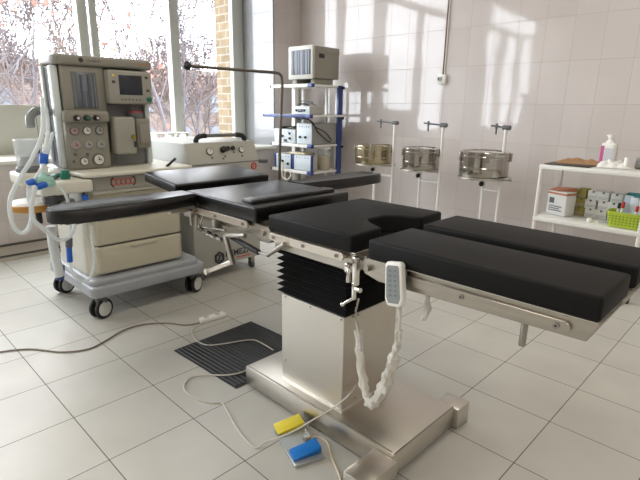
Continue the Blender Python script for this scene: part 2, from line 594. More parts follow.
# ================================================================ OUTSIDE
brick_xz = tile_mat('brick_pier_face', 'xz', 0.28, 0.10, (-5.45, 0.0), (126, 112, 92), (114, 100, 80), (138, 132, 122), 0.009, 0.85, offset=0.5, gbump=0.8, dirt=0.15, var_scale=9, spec=0.1)
struct('trim_6', M().box(-5.97, XO, YR + 0.01, YR + 0.7, -1.0, 4.2), brick_xz)
far_brick = tile_mat('far_brick', 'yz', 0.6, 0.22, (0, 0), (98, 86, 82), (92, 80, 77), (108, 100, 97), 0.03, 0.9, offset=0.5, gbump=0.0, dirt=0.12, var_scale=0.6, spec=0.1)
struct('ground', M().box(-150, -6.2, -60, 160, -4.2, -4.0), pbr('wet_ground', (95, 88, 78), rough=0.95, var=0.2, scale=0.5))
bld = thing('brick_building', (-46, 22, -4), 'long low reddish brick building seen through the windows far beyond the trees', 'building')
M().box(-58, -46, 4, 46, -4, 4.3).build('wall', far_brick, bld)
M().box(-58.5, -45.6, 3.6, 46.4, 4.3, 4.75).build('roof', pbr('far_roof', (110, 106, 102), rough=0.9), bld)
fw = pbr('far_window', (84, 88, 96), rough=0.3)
for fy in range(6, 45, 4):
    for fz in (-2.6, 0.6):
        M().box(-46.05, -45.93, fy, fy + 1.5, fz, fz + 1.8).build('window', fw, bld)

def grow(m, p, d, L, r, depth, rnd, leaves, droop=0.0, rmin=0.011):
    n = 3
    pts = [p]
    q = p
    dd = d.copy()
    for i in range(n):
        dd = (dd + Vector((rnd.uniform(-1, 1), rnd.uniform(-1, 1), rnd.uniform(-0.5, 0.8) - droop)) * 0.16).normalized()
        q = q + dd * (L / n)
        pts.append(q)
    rs = [max(rmin, r * (1 - 0.42 * i / n)) for i in range(n + 1)]
    m.tube(pts, rs, n=5 if depth > 2 else 3, caps=False)
    if depth == 0:
        leaves.append(q)
        return
    k = rnd.choice((2, 3)) if depth > 1 else 3
    for j in range(k):
        a = rnd.uniform(0, 2 * PI)
        tilt = rnd.uniform(0.3, 0.75)
        u = dd.orthogonal().normalized()
        v = dd.cross(u)
        nd = (dd * math.cos(tilt) + (u * math.cos(a) + v * math.sin(a)) * math.sin(tilt) + Vector((0, 0, 0.12))).normalized()
        grow(m, pts[rnd.choice((1, 2, 3))] if j else q, nd, L * rnd.uniform(0.62, 0.85), rs[-1] * (0.8 if j == 0 else 0.6), depth - 1, rnd, leaves, droop, rmin)
bark_a = pbr('bark_grey', (78, 74, 78), rough=0.9)
bark_b = pbr('bark_brown', (90, 79, 76), rough=0.9)
leaf_rust = pbr('leaf_rust', (132, 96, 86), rough=0.8, var=0.15)
leaf_pink = pbr('leaf_dull', (124, 96, 90), rough=0.8, var=0.15)
def tree(name, x, y, h, seed, label, bark, leafm=None, depth=5, nleaf=3, lsize=0.09, r=0.13, group=None, rmin=0.011):
    rnd = random.Random(seed)
    root = thing(name, (x, y, -4), label, 'tree', group)
    m = M()
    leaves = []
    grow(m, Vector((x, y, -4.05)), Vector((rnd.uniform(-.05, .05), rnd.uniform(-.05, .05), 1)), h * 0.36, r, depth, rnd, leaves, 0, rmin)
    grow(m, Vector((x, y, -4.05 + h * 0.2)), Vector((rnd.uniform(-.4, .4), rnd.uniform(-.5, .5), 1)).normalized(), h * 0.3, r * 0.6, depth - 1, rnd, leaves, 0, rmin)
    m.build('branches', bark, root)
    if leafm:
        lm = M()
        for p in leaves:
            for _ in range(nleaf):
                c = p + Vector([rnd.uniform(-0.22, 0.22) for _ in range(3)])
                a = Vector([rnd.uniform(-1, 1) for _ in range(3)]).normalized() * lsize
                b = a.orthogonal().normalized() * lsize * 0.7
                lm.quad(c - a, c + b, c + a, c - b)
        lm.build('leaves', leafm, root)
    return root
tree('leafy_tree', -15.0, 4.3, 10.5, 11, 'thin tree with rust coloured leaves behind the left window pane', bark_b, leaf_rust, 7, 2, 0.06, 0.08)
tree('bare_tree', -15.5, 7.6, 12.5, 5, 'tall bare grey tree between the double window frame and the single mullion', bark_a, None, 7, r=0.12)
tree('bare_tree', -18.0, 10.6, 12, 23, 'bare tree with fine twigs left of the yellow brick pier', bark_a, None, 7, r=0.10)
tree('bare_tree', -17.0, 2.6, 11, 31, 'bare tree at the far left edge of the window', bark_a, None, 6, r=0.09)
tree('bare_tree', -21.0, 6.0, 13, 67, 'bare tree behind the rust coloured one', bark_a, None, 7, r=0.10, rmin=0.012)
tree('bare_tree', -22.0, 14.2, 13, 71, 'bare tree closest to the yellow brick pier', bark_a, None, 7, r=0.10, rmin=0.012)
for k, (bx, by, bh, bs) in enumerate(((-26, 6.2, 9, 41), (-27, 10.5, 8.5, 42), (-28, 14.5, 9, 43), (-26, 17.5, 8.5, 44), (-24, 12.2, 7, 46))):
    tree('reddish_shrub', bx, by, bh, bs, 'dull reddish bush in the row between the bare trees and the brick building', bark_b, leaf_pink, 7, 1, 0.06, 0.07, 'reddish bushes outside', 0.015)

# ================================================================ OPERATING TABLE
YC = 1.372
tb = thing('operating_table', (-1.2, YC, 0), 'black padded operating table on a stainless steel column in the middle of the room', 'operating table')
# pedestal
ped = M()
ped.box(-1.607, -0.785, 1.175, 1.575, 0.012, 0.10, 0.006)
ped.build('base', steel_sheet, tb)
M().box(-1.59, -0.80, 1.19, 1.56, 0.0, 0.014).build('base_underside', black_rubber, tb)
lipm = M()
lipm.box(-1.60, -0.80, 1.182, 1.186, 0.100, 0.1035)
lipm.box(-0.79, -0.786, 1.18, 1.57, 0.100, 0.1035)
lipm.build('base_seam', dull_steel, tb)
M().box(-0.866, -0.765, 1.01, 1.172, 0.0, 0.09, 0.004).build('foot', steel_sheet, tb)
M().box(-0.866, -0.768, 1.578, 1.665, 0.0, 0.09, 0.004).build('foot', steel_sheet, tb)
col = M()
col.box(-1.41, -1.066, 1.222, 1.545, 0.10, 0.495, 0.002, 1)
col.box(-1.398, -1.06, 1.217, 1.55, 0.10, 0.115, 0.002, 1)
column = col.build('column', steel_sheet, tb)
for sx, sz in ((-1.385, 0.20), (-1.385, 0.485), (-1.08, 0.485), (-1.24, 0.485)):
    M().cyl((sx, 1.2235, sz), (sx, 1.2195, sz), 0.004, n=10).build('screw', dull_steel, column)
for sy, sz in ((1.30, 0.135), (1.30, 0.485), (1.27, 0.485), (1.50, 0.485)):
    M().cyl((-1.0675, sy, sz), (-1.0635, sy, sz), 0.004, n=10).build('screw', dull_steel, column)
bl = M()
nf = 9
za, zb = 0.492, 0.735
def ring(o, z):
    return [(-1.432 + o, 1.214 + o, z), (-1.052 - o, 1.214 + o, z), (-1.052 - o, 1.553 - o, z), (-1.432 + o, 1.553 - o, z)]
rings = []
for i in range(nf * 2 + 1):
    z = za + (zb - za) * i / (nf * 2)
    rings.append([bl.bm.verts.new(c) for c in ring(0.0 if i % 2 else 0.022, z)])
for a, b in zip(rings, rings[1:]):
    for k in range(4):
        bl.bm.faces.new((a[k], a[(k + 1) % 4], b[(k + 1) % 4], b[k]))
bl.bm.faces.new(rings[0][::-1]); bl.bm.faces.new(rings[-1])
bl.build('bellows', bellows_mat, tb, sharp=20)

# section frames (under the pads)
YN, YFa = 1.118, 1.632
def side_rail(x0, x1, yside, z, sgn, parent=None, screws=3, mat=None):
    """flat rail with rounded ends along x, standing off the frame; sgn -1 near side, +1 far side"""
    h = 0.0145
    n = 6
    poly = []
    for i in range(n + 1):
        a = PI / 2 + PI * i / n
        poly.append((x0 + h + h * math.cos(a), h * math.sin(a)))
    for i in range(n + 1):
        a = -PI / 2 + PI * i / n
        poly.append((x1 - h + h * math.cos(a), h * math.sin(a)))
    xm = Matrix(((1, 0, 0, 0), (0, 0, -1, yside), (0, 1, 0, z), (0, 0, 0, 1)))
    m = M()
    m.prism(poly, -0.005, 0.005, 0.001, 1, xm)
    r = m.build('side_rail', mat or rail_metal, parent or tb)
    for k in range(screws):
        sx = x0 + 0.03 + (x1 - x0 - 0.06) * k / max(1, screws - 1)
        s = M()
        s.cyl((sx, yside + sgn * 0.004, z), (sx, yside + sgn * 0.0085, z), 0.0075, n=14)
        s.cyl((sx, yside - sgn * 0.02, z), (sx, yside - sgn * 0.004, z), 0.006, n=10)
        s.mi = 1
        s.cyl((sx, yside + sgn * 0.0075, z), (sx, yside + sgn * 0.0088, z), 0.0035, n=6)
        s.build('rail_screw', dull_steel, r, extra=(ink,))
    return r
def frame(x0, x1, z0, z1, y0=YN + 0.012, y1=YFa - 0.012, cross=True):
    m = M()
    m.box(x0, x1, y0, y0 + 0.02, z0, z1, 0.003, 1)
    m.box(x0, x1, y1 - 0.02, y1, z0, z1, 0.003, 1)
    m.box(x0 + 0.002, x0 + 0.03, y0 + 0.002, y1 - 0.002, z0 + 0.01, z1 - 0.003, 0.002, 1)
    m.box(x1 - 0.03, x1 - 0.002, y0 + 0.002, y1 - 0.002, z0 + 0.01, z1 - 0.003, 0.002, 1)
    m.box(x0 + 0.003, x1 - 0.003, y0 + 0.003, y1 - 0.003, z1 - 0.006, z1 - 0.001, 0.001, 1)
    return m.build('section_frame', steel, tb)
# seat section
frame(-1.340, -0.945, 0.718, 0.786)
M().box(-1.342, -0.940, YN + 0.001, YFa - 0.001, 0.785, 0.7895, 0.001, 1).build('edge_plate', chrome, tb)
M().box(-0.87, -0.243, 1.099, 1.318, 0.7885, 0.7925, 0.001, 1).build('edge_plate', chrome, tb)
side_rail(-1.350, -0.978, YN - 0.006, 0.768, -1, screws=3)
side_rail(-1.350, -0.978, YFa + 0.006, 0.768, 1, screws=3)
M().box(-1.36, -0.985, 1.20, 1.57, 0.700, 0.735, 0.004).build('head_plate', dull_steel, tb)
# back section
frame(-1.90, -1.45, 0.745, 0.800)
side_rail(-1.915, -1.475, YN - 0.006, 0.786, -1, screws=3)
side_rail(-1.915, -1.475, YFa + 0.006, 0.786, 1, screws=3)
hk = M()
for yy in (YN + 0.01, YFa - 0.035):
    hk.prism([(-1.47, 0.80), (-1.37, 0.79), (-1.35, 0.755), (-1.37, 0.73), (-1.43, 0.728), (-1.48, 0.755)], 0, 0.025, 0.003, 1, Matrix(((1, 0, 0, 0), (0, 0, 1, yy), (0, 1, 0, 0), (0, 0, 0, 1))))
hk.cyl((-1.405, YN, 0.765), (-1.405, YFa, 0.765), 0.012)
hk.build('back_hinge', steel, tb)
# head section frame, tilted up with its pad
HT = T(-2.015, 0, 0.830) @ Matrix.Rotation(math.radians(5.5), 4, 'Y')
hf = M()
hf.prism([(-0.28, YN + 0.03), (0.06, YN + 0.03), (0.06, YFa - 0.03), (-0.28, YFa - 0.03)], -0.012, -0.002, 0.002, 1, HT)
for yy in (YN + 0.10, YFa - 0.10):
    hf.cyl(HT @ Vector((-0.25, yy, -0.02)), Vector((-1.87, yy, 0.775)), 0.009)
hf.build('head_frame', steel, tb)
# leg section frames
for ya, yb in ((1.108, 1.318), (1.395, 1.605)):
    m = M()
    m.prism([(-0.27, 0.786), (-0.24, 0.786), (-0.262, 0.735), (-0.84, 0.722), (-0.895, 0.735), (-0.91, 0.765), (-0.895, 0.786)], ya + 0.006, ya + 0.026, 0.002, 1, Matrix(((1, 0, 0, 0), (0, 0, 1, 0), (0, 1, 0, 0), (0, 0, 0, 1))))
    m.prism([(-0.27, 0.786), (-0.24, 0.786), (-0.262, 0.735), (-0.84, 0.722), (-0.895, 0.735), (-0.91, 0.765), (-0.895, 0.786)], yb - 0.026, yb - 0.006, 0.002, 1, Matrix(((1, 0, 0, 0), (0, 0, 1, 0), (0, 1, 0, 0), (0, 0, 0, 1))))
    m.prism([(-0.31, 0.783), (-0.239, 0.783), (-0.261, 0.737), (-0.31, 0.735)], ya + 0.009, yb - 0.009, 0.001, 1, Matrix(((1, 0, 0, 0), (0, 0, 1, 0), (0, 1, 0, 0), (0, 0, 0, 1))))
    m.box(-0.87, -0.245, ya + 0.008, yb - 0.008, 0.781, 0.7885, 0.001, 1)
    m.build('leg_section_frame', steel, tb)
side_rail(-0.83, -0.295, 1.109, 0.757, -1, screws=3, mat=steel)
side_rail(-0.83, -0.295, 1.604, 0.757, 1, screws=3, mat=steel)
for yy in (1.112, 1.602):
    s = M()
    s.cyl((-0.878, yy - 0.014, 0.757), (-0.878, yy + 0.014, 0.757), 0.010, n=16)
    s.build('pivot_bolt', dull_steel, tb)
lh = M()
for yy in (1.165, 1.26, 1.45, 1.55):
    lh.box(-0.965, -0.86, yy - 0.012, yy + 0.012, 0.735, 0.775, 0.004)
lh.cyl((-0.925, 1.13, 0.755), (-0.925, 1.615, 0.755), 0.011)
lh.build('leg_hinge', dull_steel, tb)
# pads
def pad(name, poly, z0, z1, mat=None, bev=0.009):
    return M().prism(poly, z0, z1, bev, 4, mat).build(name, vinyl if name in ('back_pad', 'head_pad') else matte_vinyl, tb, sharp=60)
seat = [(-1.350, 1.106), (-0.944, 1.106), (-0.948, 1.262), (-1.03, 1.30), (-1.062, 1.33), (-1.062, 1.425), (-1.03, 1.455), (-0.944, 1.495), (-0.948, 1.642), (-1.350, 1.642)]
pad('seat_pad', seat, 0.788, 0.848)
pad('leg_pad', [(-0.872, 1.095), (-0.238, 1.095), (-0.238, 1.322), (-0.872, 1.322)], 0.791, 0.852)
pad('leg_pad', [(-0.872, 1.39), (-0.238, 1.39), (-0.238, 1.612), (-0.872, 1.612)], 0.791, 0.852)
bp = pad('back_pad', [(-1.925, 1.108), (-1.425, 1.108), (-1.425, 1.642), (-1.925, 1.642)], 0.802, 0.864)
bs = M().box(-1.545, -1.475, 1.135, 1.60, 0.860, 0.878, 0.004, 2)
bs.build('kidney_ridge', vinyl, bp)
pad('head_pad', [(-0.305, YN - 0.008), (-0.0, YN - 0.008), (0.0, YFa + 0.03), (-0.305, YFa + 0.02)], 0.0, 0.050, HT)
# hinge bits under the near side
def crank(p, q, r0=0.007):
    return M().cyl(p, q, r0, n=12)
lv = M()
lv.box(-0.965, -0.945, 1.098, 1.118, 0.725, 0.755, 0.003)
lv.cyl((-0.946, 1.100, 0.742), (-0.944, 1.095, 0.697), 0.0075, bev=0.002)
lv.build('clamp_lever', chrome, tb)
cl = M()
cl.box(-0.930, -0.911, 1.095, 1.112, 0.692, 0.785, 0.003)
cl.box(-0.926, -0.915, 1.092, 1.104, 0.645, 0.70, 0.002)
cl.cyl((-0.921, 1.098, 0.650), (-0.954, 1.085, 0.624), 0.005, bev=0.001)
cl.sphere((-0.956, 1.084, 0.622), 0.0075)
cl.cyl((-0.915, 1.10, 0.682), (-0.893, 1.095, 0.684), 0.008)
cl.build('crank_handle', chrome, tb)
M().cyl((-0.405, 1.135, 0.735), (-0.405, 1.135, 0.665), 0.0085, bev=0.002).build('locking_pin', dull_steel, tb)
gs = M()
gs.cyl((-1.575, 1.10, 0.722), (-1.385, 1.09, 0.700), 0.011, bev=0.003)
gs.mi = 1
gs.cyl((-1.39, 1.09, 0.7005), (-1.33, 1.09, 0.700), 0.005)
gs.cyl((-1.335, 1.09, 0.700), (-1.25, 1.10, 0.758), 0.009)
gs.build('gas_spring', black_plastic, tb, extra=(dull_steel,))
sw = M()
sw.tube([(-1.80, 1.12, 0.775), (-1.785, 1.09, 0.735), (-1.74, 1.08, 0.716), (-1.67, 1.08, 0.710), (-1.575, 1.08, 0.702)], 0.008, 10, 6)
sw.mi = 1
for k, xx in enumerate((-1.765, -1.715, -1.665, -1.615)):
    sw.cyl((xx, 1.08, 0.722 - 0.005 * k), (xx + 0.018, 1.08, 0.719 - 0.005 * k), 0.009, n=12)
sw.build('linkage', chrome, tb, extra=(black_plastic,))
cr = M()
cr.cyl((-1.585, 1.08, 0.728), (-1.455, 1.08, 0.752), 0.009)
cr.obox((-1.558, 1.075, 0.675), (0.020, 0.016, 0.125), (0, -0.42, 0), 0.004)
cr.build('pedal_arm', dull_steel, tb)
br_ = M()
br_.obox((-1.635, 1.08, 0.585), (0.215, 0.010, 0.020), (0, -math.radians(25), 0), 0.004)
br_.cyl((-1.735, 1.072, 0.538), (-1.735, 1.088, 0.538), 0.014)
br_.build('release_bar', rail_metal, tb)
cb = M()
cb.box(-1.70, -1.675, 1.09, 1.13, 0.72, 0.775, 0.003)
cb.cyl((-1.80, 1.09, 0.725), (-1.60, 1.09, 0.745), 0.005)
cb.cyl((-1.83, 1.10, 0.77), (-1.83, 1.10, 0.70), 0.007)
cb.build('rail_clamp', dull_steel, tb)
# arm boards
def armboard(sgn, y0, x_in, x_out, L, zr):
    """padded board across the table: root at y0, running out along sgn*Y"""
    root_pts = [(-0.055, 0.0), (0.06, 0.0), (0.075, 0.12), (0.095, 0.30), (0.09, L - 0.08), (0.055, L - 0.012), (0.0, L), (-0.055, L - 0.012), (-0.085, L - 0.08), (-0.10, 0.30), (-0.085, 0.12)]
    m = M()
    t = bmesh.new()
    cx = x_in
    n = 14
    secs = []
    for i in range(n + 1):
        s = i / n
        y = s * L
        # half width grows from the root then rounds off at the tip
        w = 0.060 + 0.034 * min(1, s / 0.45)
        if s > 0.80:
            w *= math.sqrt(max(0.02, 1 - ((s - 0.80) / 0.2) ** 2 * 0.90))
        dish = 0.010 * min(1, s / 0.3) * (1 if s < 0.93 else 0.3)
        prof = []
        th = 0.052
        for (u, v) in ((-1, 0.25), (-0.97, 0.8), (-0.88, 1.0), (-0.55, 0.82), (0, 0.74), (0.55, 0.82), (0.88, 1.0), (0.97, 0.8), (1, 0.25), (0.95, 0.03), (0.85, 0), (-0.85, 0), (-0.95, 0.03)):
            vv = v
            if 0.7 < v < 0.9 and abs(u) < 0.9:
                vv = 1 - (1 - v) * dish / 0.010
            prof.append(t.verts.new((cx + u * w, y0 + sgn * y, zr + vv * th * (0.90 if s > 0.97 else 1))))
        secs.append(prof)
    for a, b in zip(secs, secs[1:]):
        for k in range(len(a)):
            t.faces.new((a[k], a[(k + 1) % len(a)], b[(k + 1) % len(a)], b[k]))
    t.faces.new(secs[0]); t.faces.new(secs[-1][::-1])
    m.take(t)
    arm = m.build('arm_pad', vinyl, tb, sharp=50)
    a = M()
    a.box(cx - 0.05, cx + 0.05, y0 + sgn * 0.02, y0 + sgn * (L - 0.15), zr - 0.012, zr + 0.001, 0.003)
    a.box(cx - 0.02, cx + 0.02, y0 - sgn * 0.03, y0 + sgn * 0.1, zr - 0.03, zr - 0.010, 0.003)
    a.build('arm_board', dull_steel, tb)
    c = M()
    yc = y0 - sgn * 0.012
    c.box(cx - 0.03, cx + 0.03, yc - 0.025, yc + 0.012, 0.755, 0.81, 0.003)
    c.cyl((cx, yc - 0.004, 0.765), (cx, yc - 0.004, 0.715), 0.009)
    c.cyl((cx - 0.055, yc - 0.02, 0.785), (cx + 0.05, yc - 0.02, 0.785), 0.010)
    c.build('arm_clamp', dull_steel, tb)
armboard(-1, 1.100, -1.885, 0, 0.565, 0.812)
armboard(1, 1.655, -1.80, 0, 0.66, 0.812)
# anaesthesia screen frame: bent rod with a ball end
sr = M()
sr.tube([(-1.985, 1.708, 0.74), (-1.985, 1.715, 1.0), (-1.985, 1.735, 1.35), (-1.985, 1.73, 1.382), (-1.985, 1.713, 1.394), (-1.985, 1.68, 1.396), (-1.985, 1.20, 1.396)], 0.0075, 12)
sr.mi = 1
sr.sphere((-1.985, 1.188, 1.396), 0.019)
sr.mi = 0
sr.box(-2.0, -1.89, 1.635, 1.75, 0.765, 0.795, 0.004)
sr.build('screen_rod', rod_metal, tb, extra=(black_plastic,))

# ================================================================ HAND CONTROL on its cable
hc = thing('hand_control', (-0.755, 1.075, 0.70), 'pale grey wired hand control hanging from the operating table rail', 'remote control')
Hm = T(-0.752, 1.078, 0.748) @ Matrix.Rotation(math.radians(-9), 4, 'Y') @ Matrix.Rotation(math.radians(-6), 4, 'X')
hb = M()
rp = [(-0.028, 0.055), (-0.022, 0.064), (0.022, 0.064), (0.028, 0.055), (0.031, -0.045), (0.022, -0.064), (-0.022, -0.064), (-0.031, -0.045)]
HF = Hm @ Matrix(((1, 0, 0, 0), (0, 0, 1, 0), (0, 1, 0, 0), (0, 0, 0, 1)))
hb.prism(rp, -0.012, 0.012, 0.005, 3, HF)
hb.build('housing', white_plastic, hc)
M().prism([(x * 0.76, y * 0.84) for x, y in rp], -0.0135, -0.0115, 0.0, 1, HF).build('keypad', pbr('keypad_grey', (128, 134, 134), rough=0.4), hc)
kb = M()
for r_ in range(6):
    for c_ in range(2):
        kb.box(-0.014 + c_ * 0.018, -0.005 + c_ * 0.018, 0.036 - r_ * 0.014, 0.042 - r_ * 0.014, -0.0145, -0.013, 0.0, 1, HF)
kb.build('buttons', pbr('button_grey', (110, 116, 118), rough=0.5), hc)
M().box(-0.785, -0.73, 1.088, 1.102, 0.765, 0.79, 0.003).build('hook', dull_steel, hc)
cp = [(-0.7332, 1.0800, 0.6800), (-0.7345, 1.0850, 0.6471), (-0.7387, 1.0900, 0.6064), (-0.7464, 1.1000, 0.5617), (-0.7676, 1.1100, 0.4970), (-0.7892, 1.1200, 0.4223), (-0.8195, 1.1300, 0.3402), (-0.8651, 1.1450, 0.2783), (-0.9073, 1.1650, 0.2800), (-0.9483, 1.1900, 0.3290), (-0.9775, 1.2100, 0.3990), (-1.0067, 1.2300, 0.4667), (-1.055, 1.27, 0.50), (-1.05, 1.28, 0.56)]
M().tube(cp, 0.0045, 8, 5).build('cable', cable_white, hc)
rnd = random.Random(4)
sl = cp[2:12]
def crump(i, k, p, r):
    return r * (0.80 + 0.55 * noise.noise(Vector((p.x * 40 + k * 0.9, p.z * 34, p.y * 30))) + 0.14 * math.sin(k * 2.3 + i * 1.1))
sleeve_pts = spline([Vector(p) for p in sl], 8)
sr_ = []
for i in range(len(sleeve_pts)):
    s = i / (len(sleeve_pts) - 1)
    sr_.append(0.012 if s < 0.2 else (0.021 if s < 0.62 else 0.0165))
M().tube(sleeve_pts, sr_, 12, 0, rfun=crump).build('plastic_sleeve', film_mat, hc)
w = M()
w.tube([(-0.70, 1.145, 0.77), (-0.685, 1.14, 0.72), (-0.68, 1.138, 0.68), (-0.69, 1.136, 0.64)], [0.006, 0.008, 0.011, 0.010], 8, 5, rfun=crump)
tag(w.build('plastic_strip', film_mat), 'small crumpled plastic strip dangling under the leg section beside the hand control', 'plastic wrap')

# ================================================================ FLOOR ITEMS
mt = M()
mt.box(0, 0.48, 0, 0.46, 0, 0.006)
mc = [(-1.6152, 1.1258, 0.0000), (-2.1268, 1.1055, 0.0000), (-2.1344, 1.6105, 0.0000), (-1.8211, 1.6380, 0.0000)]
ma = Vector(mc[0]); mb = Vector(mc[1]); md = Vector(mc[2])
mt = M()
e1 = (mb - ma); e2 = (md - mb)
mt.prism([tuple(ma.xy), tuple(mb.xy), tuple(md.xy), tuple((ma + e2).xy)], 0.0005, 0.005, 0.0)
n_r = 22
for k in range(n_r):
    s = (k + 0.5) / n_r
    c0 = ma + e1 * 0.02 + e2 * s
    c1 = ma + e1 * 0.98 + e2 * s
    mt.tube([(c0.x, c0.y, 0.0058), (c1.x, c1.y, 0.0058)], 0.0038, 6)
tag(mt.build('rubber_mat', pbr('mat_rubber', (36, 37, 40), rough=0.5), org=(ma + (e1 + e2) / 2)), 'ribbed black rubber mat lying on the floor left of the table base', 'mat')

# power strip with its cables
pst = thing('power_strip', (-2.3162, 1.4604, 0.0000), 'white extension socket block lying on the floor tiles behind the rubber mat', 'power strip')
pa, pb_ = Vector((-2.3289, 1.3864, 0.0000)), Vector((-2.3112, 1.5493, 0.0000))
pd = (pb_ - pa); ang = math.atan2(pd.y, pd.x)
pc = (pa + pb_) / 2
m = M(); m.obox((pc.x, pc.y, 0.014), (pd.length, 0.045, 0.026), (0, 0, ang), 0.007, 3)
m.build('housing', white_plastic, pst)
m = M()
for s in (-0.25, 0.2):
    q = pc + pd * s
    m.cyl((q.x, q.y, 0.0265), (q.x, q.y, 0.0285), 0.016, n=16)
m.build('socket_outlet', pbr('outlet_grey', (190, 190, 186)), pst)
def floor_cable(name, pts, r, mat, label, cat='cable', group=None):
    m = M().tube(pts, r, 8, 6)
    return tag(m.build(name, mat, org=pts[0]), label, cat, group)
floor_cable('power_cable', [(-2.7265, 0.3788, 0.0050), (-2.7171, 0.4628, 0.0050), (-2.6480, 0.5806, 0.0050), (-2.5017, 0.6867, 0.0050), (-2.4435, 0.7935, 0.0050), (-2.4725, 0.8927, 0.0050), (-2.5278, 1.0101, 0.0050), (-2.5329, 1.1178, 0.0050), (-2.4591, 1.2343, 0.0050), (-2.3554, 1.3038, 0.0050), (-2.3137, 1.3774, 0.0080)], 0.0042, cable_grey, 'long grey brown cable curving over the floor from the left to the white socket block')
floor_cable('white_cable', [(-2.3058, 1.3993, 0.0100), (-2.2944, 1.3322, 0.0040), (-2.2387, 1.2790, 0.0040), (-2.1355, 1.2471, 0.0040), (-2.0523, 1.2563, 0.0080), (-1.9989, 1.3143, 0.0130), (-1.9611, 1.4033, 0.0130), (-1.9185, 1.4646, 0.0130), (-1.8329, 1.4710, 0.0130), (-1.7614, 1.4659, 0.0130)], 0.0032, cable_white, 'white cable running from the socket block across the ribbed rubber mat')
floor_cable('white_cable', [(-1.7044, 1.3473, 0.0130), (-1.6940, 1.2356, 0.0130), (-1.7202, 1.1568, 0.0130), (-1.7953, 1.0961, 0.0060), (-1.8348, 1.0347, 0.0040), (-1.8002, 0.9726, 0.0040), (-1.7340, 0.9487, 0.0040), (-1.6480, 0.9607, 0.0040), (-1.5904, 0.9883, 0.0040), (-1.5637, 1.0158, 0.0040), (-1.4789, 0.9920, 0.0040), (-1.3690, 0.9569, 0.0040), (-1.2467, 0.9403, 0.0040), (-1.2293, 0.9836, 0.0120), (-1.1828, 1.0278, 0.0400), (-1.1539, 1.0774, 0.0600), (-1.1296, 1.1217, 0.0850), (-1.1005, 1.1946, 0.1120), (-1.0400, 1.2155, 0.1831), (-1.0450, 1.2549, 0.1929), (-1.0580, 1.2991, 0.1980)], 0.0034, cable_white, 'white cable looping over the floor tiles and up onto the steel table base')
# foot pedal: plate with a yellow and a blue rocker
fp = thing('foot_pedal', (-1.1546, 1.0577, 0.0000), 'metal foot switch with a yellow and a blue pedal beside the table base', 'foot switch')
A, B, C_, D_ = (Vector((-1.2602, 1.0490, 0.0140)), Vector((-1.0578, 0.9738, 0.0140)), Vector((-1.0194, 1.0855, 0.0140)), Vector((-1.2385, 1.1895, 0.0140)))
D_ = A + (C_ - B)
m = M()
m.prism([tuple(v.xy) for v in (A, B, C_, D_)], 0.002, 0.014, 0.002, 1)
m.build('plate', pbr('pedal_plate', (176, 182, 184), rough=0.35, metal=0.6), fp)
ux = (C_ - B); uy = (A - B)
def pedal(s0, s1, mat, t0=0.04, t1=0.96):
    p = [B + ux * t0 + uy * s0, B + ux * t1 + uy * s0, B + ux * t1 + uy * s1, B + ux * t0 + uy * s1]
    m = M()
    m.prism([tuple(v.xy) for v in p], 0.014, 0.05, 0.003, 2, None, [0.022, 0.040, 0.046, 0.030])
    return m.build('pedal', mat, fp)
pedal(0.09, 0.33, pedal_blue)
pedal(0.82, 1.08, yellow_plastic)
m = M()
q = B + ux * 0.78 + uy * 0.50
m.box(q.x - 0.012, q.x + 0.012, q.y - 0.012, q.y + 0.012, 0.014, 0.028, 0.003)
m.build('cable_gland', dull_steel, fp)
floor_cable('pedal_cable', [(q.x, q.y, 0.022), (-1.1121, 1.1484, 0.0100), (-1.0637, 1.1478, 0.0060), (-1.0012, 1.1032, 0.0060), (-0.9386, 1.0670, 0.0060), (-0.8913, 1.0354, 0.0060), (-0.8358, 0.9932, 0.0060)], 0.0038, pbr('cable_cream', (214, 200, 180), rough=0.5), 'cream cable running forward from the foot switch along the table base')
# ================================================================ ANAESTHESIA MACHINE
am = thing('anaesthesia_machine', (-3.05, 1.30, 0), 'cream anaesthesia machine with gauges, screen and drawers on grey wheeled base by the window', 'anaesthesia machine')
def rrect(x0, x1, y0, y1, r, n=5):
    out = []
    for cx, cy, a0 in ((x1 - r, y1 - r, 0), (x0 + r, y1 - r, PI / 2), (x0 + r, y0 + r, PI), (x1 - r, y0 + r, 1.5 * PI)):
        for i in range(n + 1):
            a = a0 + PI / 2 * i / n
            out.append((cx + r * math.cos(a), cy + r * math.sin(a)))
    return out
m = M()
m.prism(rrect(-3.48, -2.725, 0.945, 1.70, 0.05), 0.145, 0.210, 0.012, 3)
m.prism(rrect(-3.46, -2.76, 0.96, 1.67, 0.05), 0.19, 0.245, 0.020, 3)
m.build('base', grey_paint, am)
def caster(x, y, ang, parent, r=0.062):
    ca, sa = math.cos(ang), math.sin(ang)
    d = Vector((-sa, ca, 0))         # axle
    c = Vector((x, y, r))
    m = M()
    for s in (-1, 1):
        a = c + d * (s * 0.012); b = c + d * (s * 0.034)
        m.cyl(a, b, r, n=28, bev=0.008)
    w = m.build('caster', black_rubber, parent)
    m = M()
    for s in (-1, 1):
        m.cyl(c + d * (s * 0.030), c + d * (s * 0.037), r * 0.74, n=24, bev=0.003)
    m.build('wheel_disc', pbr('wheel_disc', (205, 208, 204), rough=0.4), w)
    m = M()
    m.cyl(c, c + Vector((0, 0, r + 0.018)), 0.012, n=12)
    m.box(x - 0.035, x + 0.035, y - 0.03, y + 0.03, r * 1.55, r * 2.18, 0.008)
    m.build('fork', grey_dark, w)
    return w
caster(-2.80, 1.01, -1.2, am)
caster(-3.38, 1.00, -1.2, am)
caster(-2.80, 1.635, -1.1, am)
caster(-3.36, 1.64, -0.6, am)
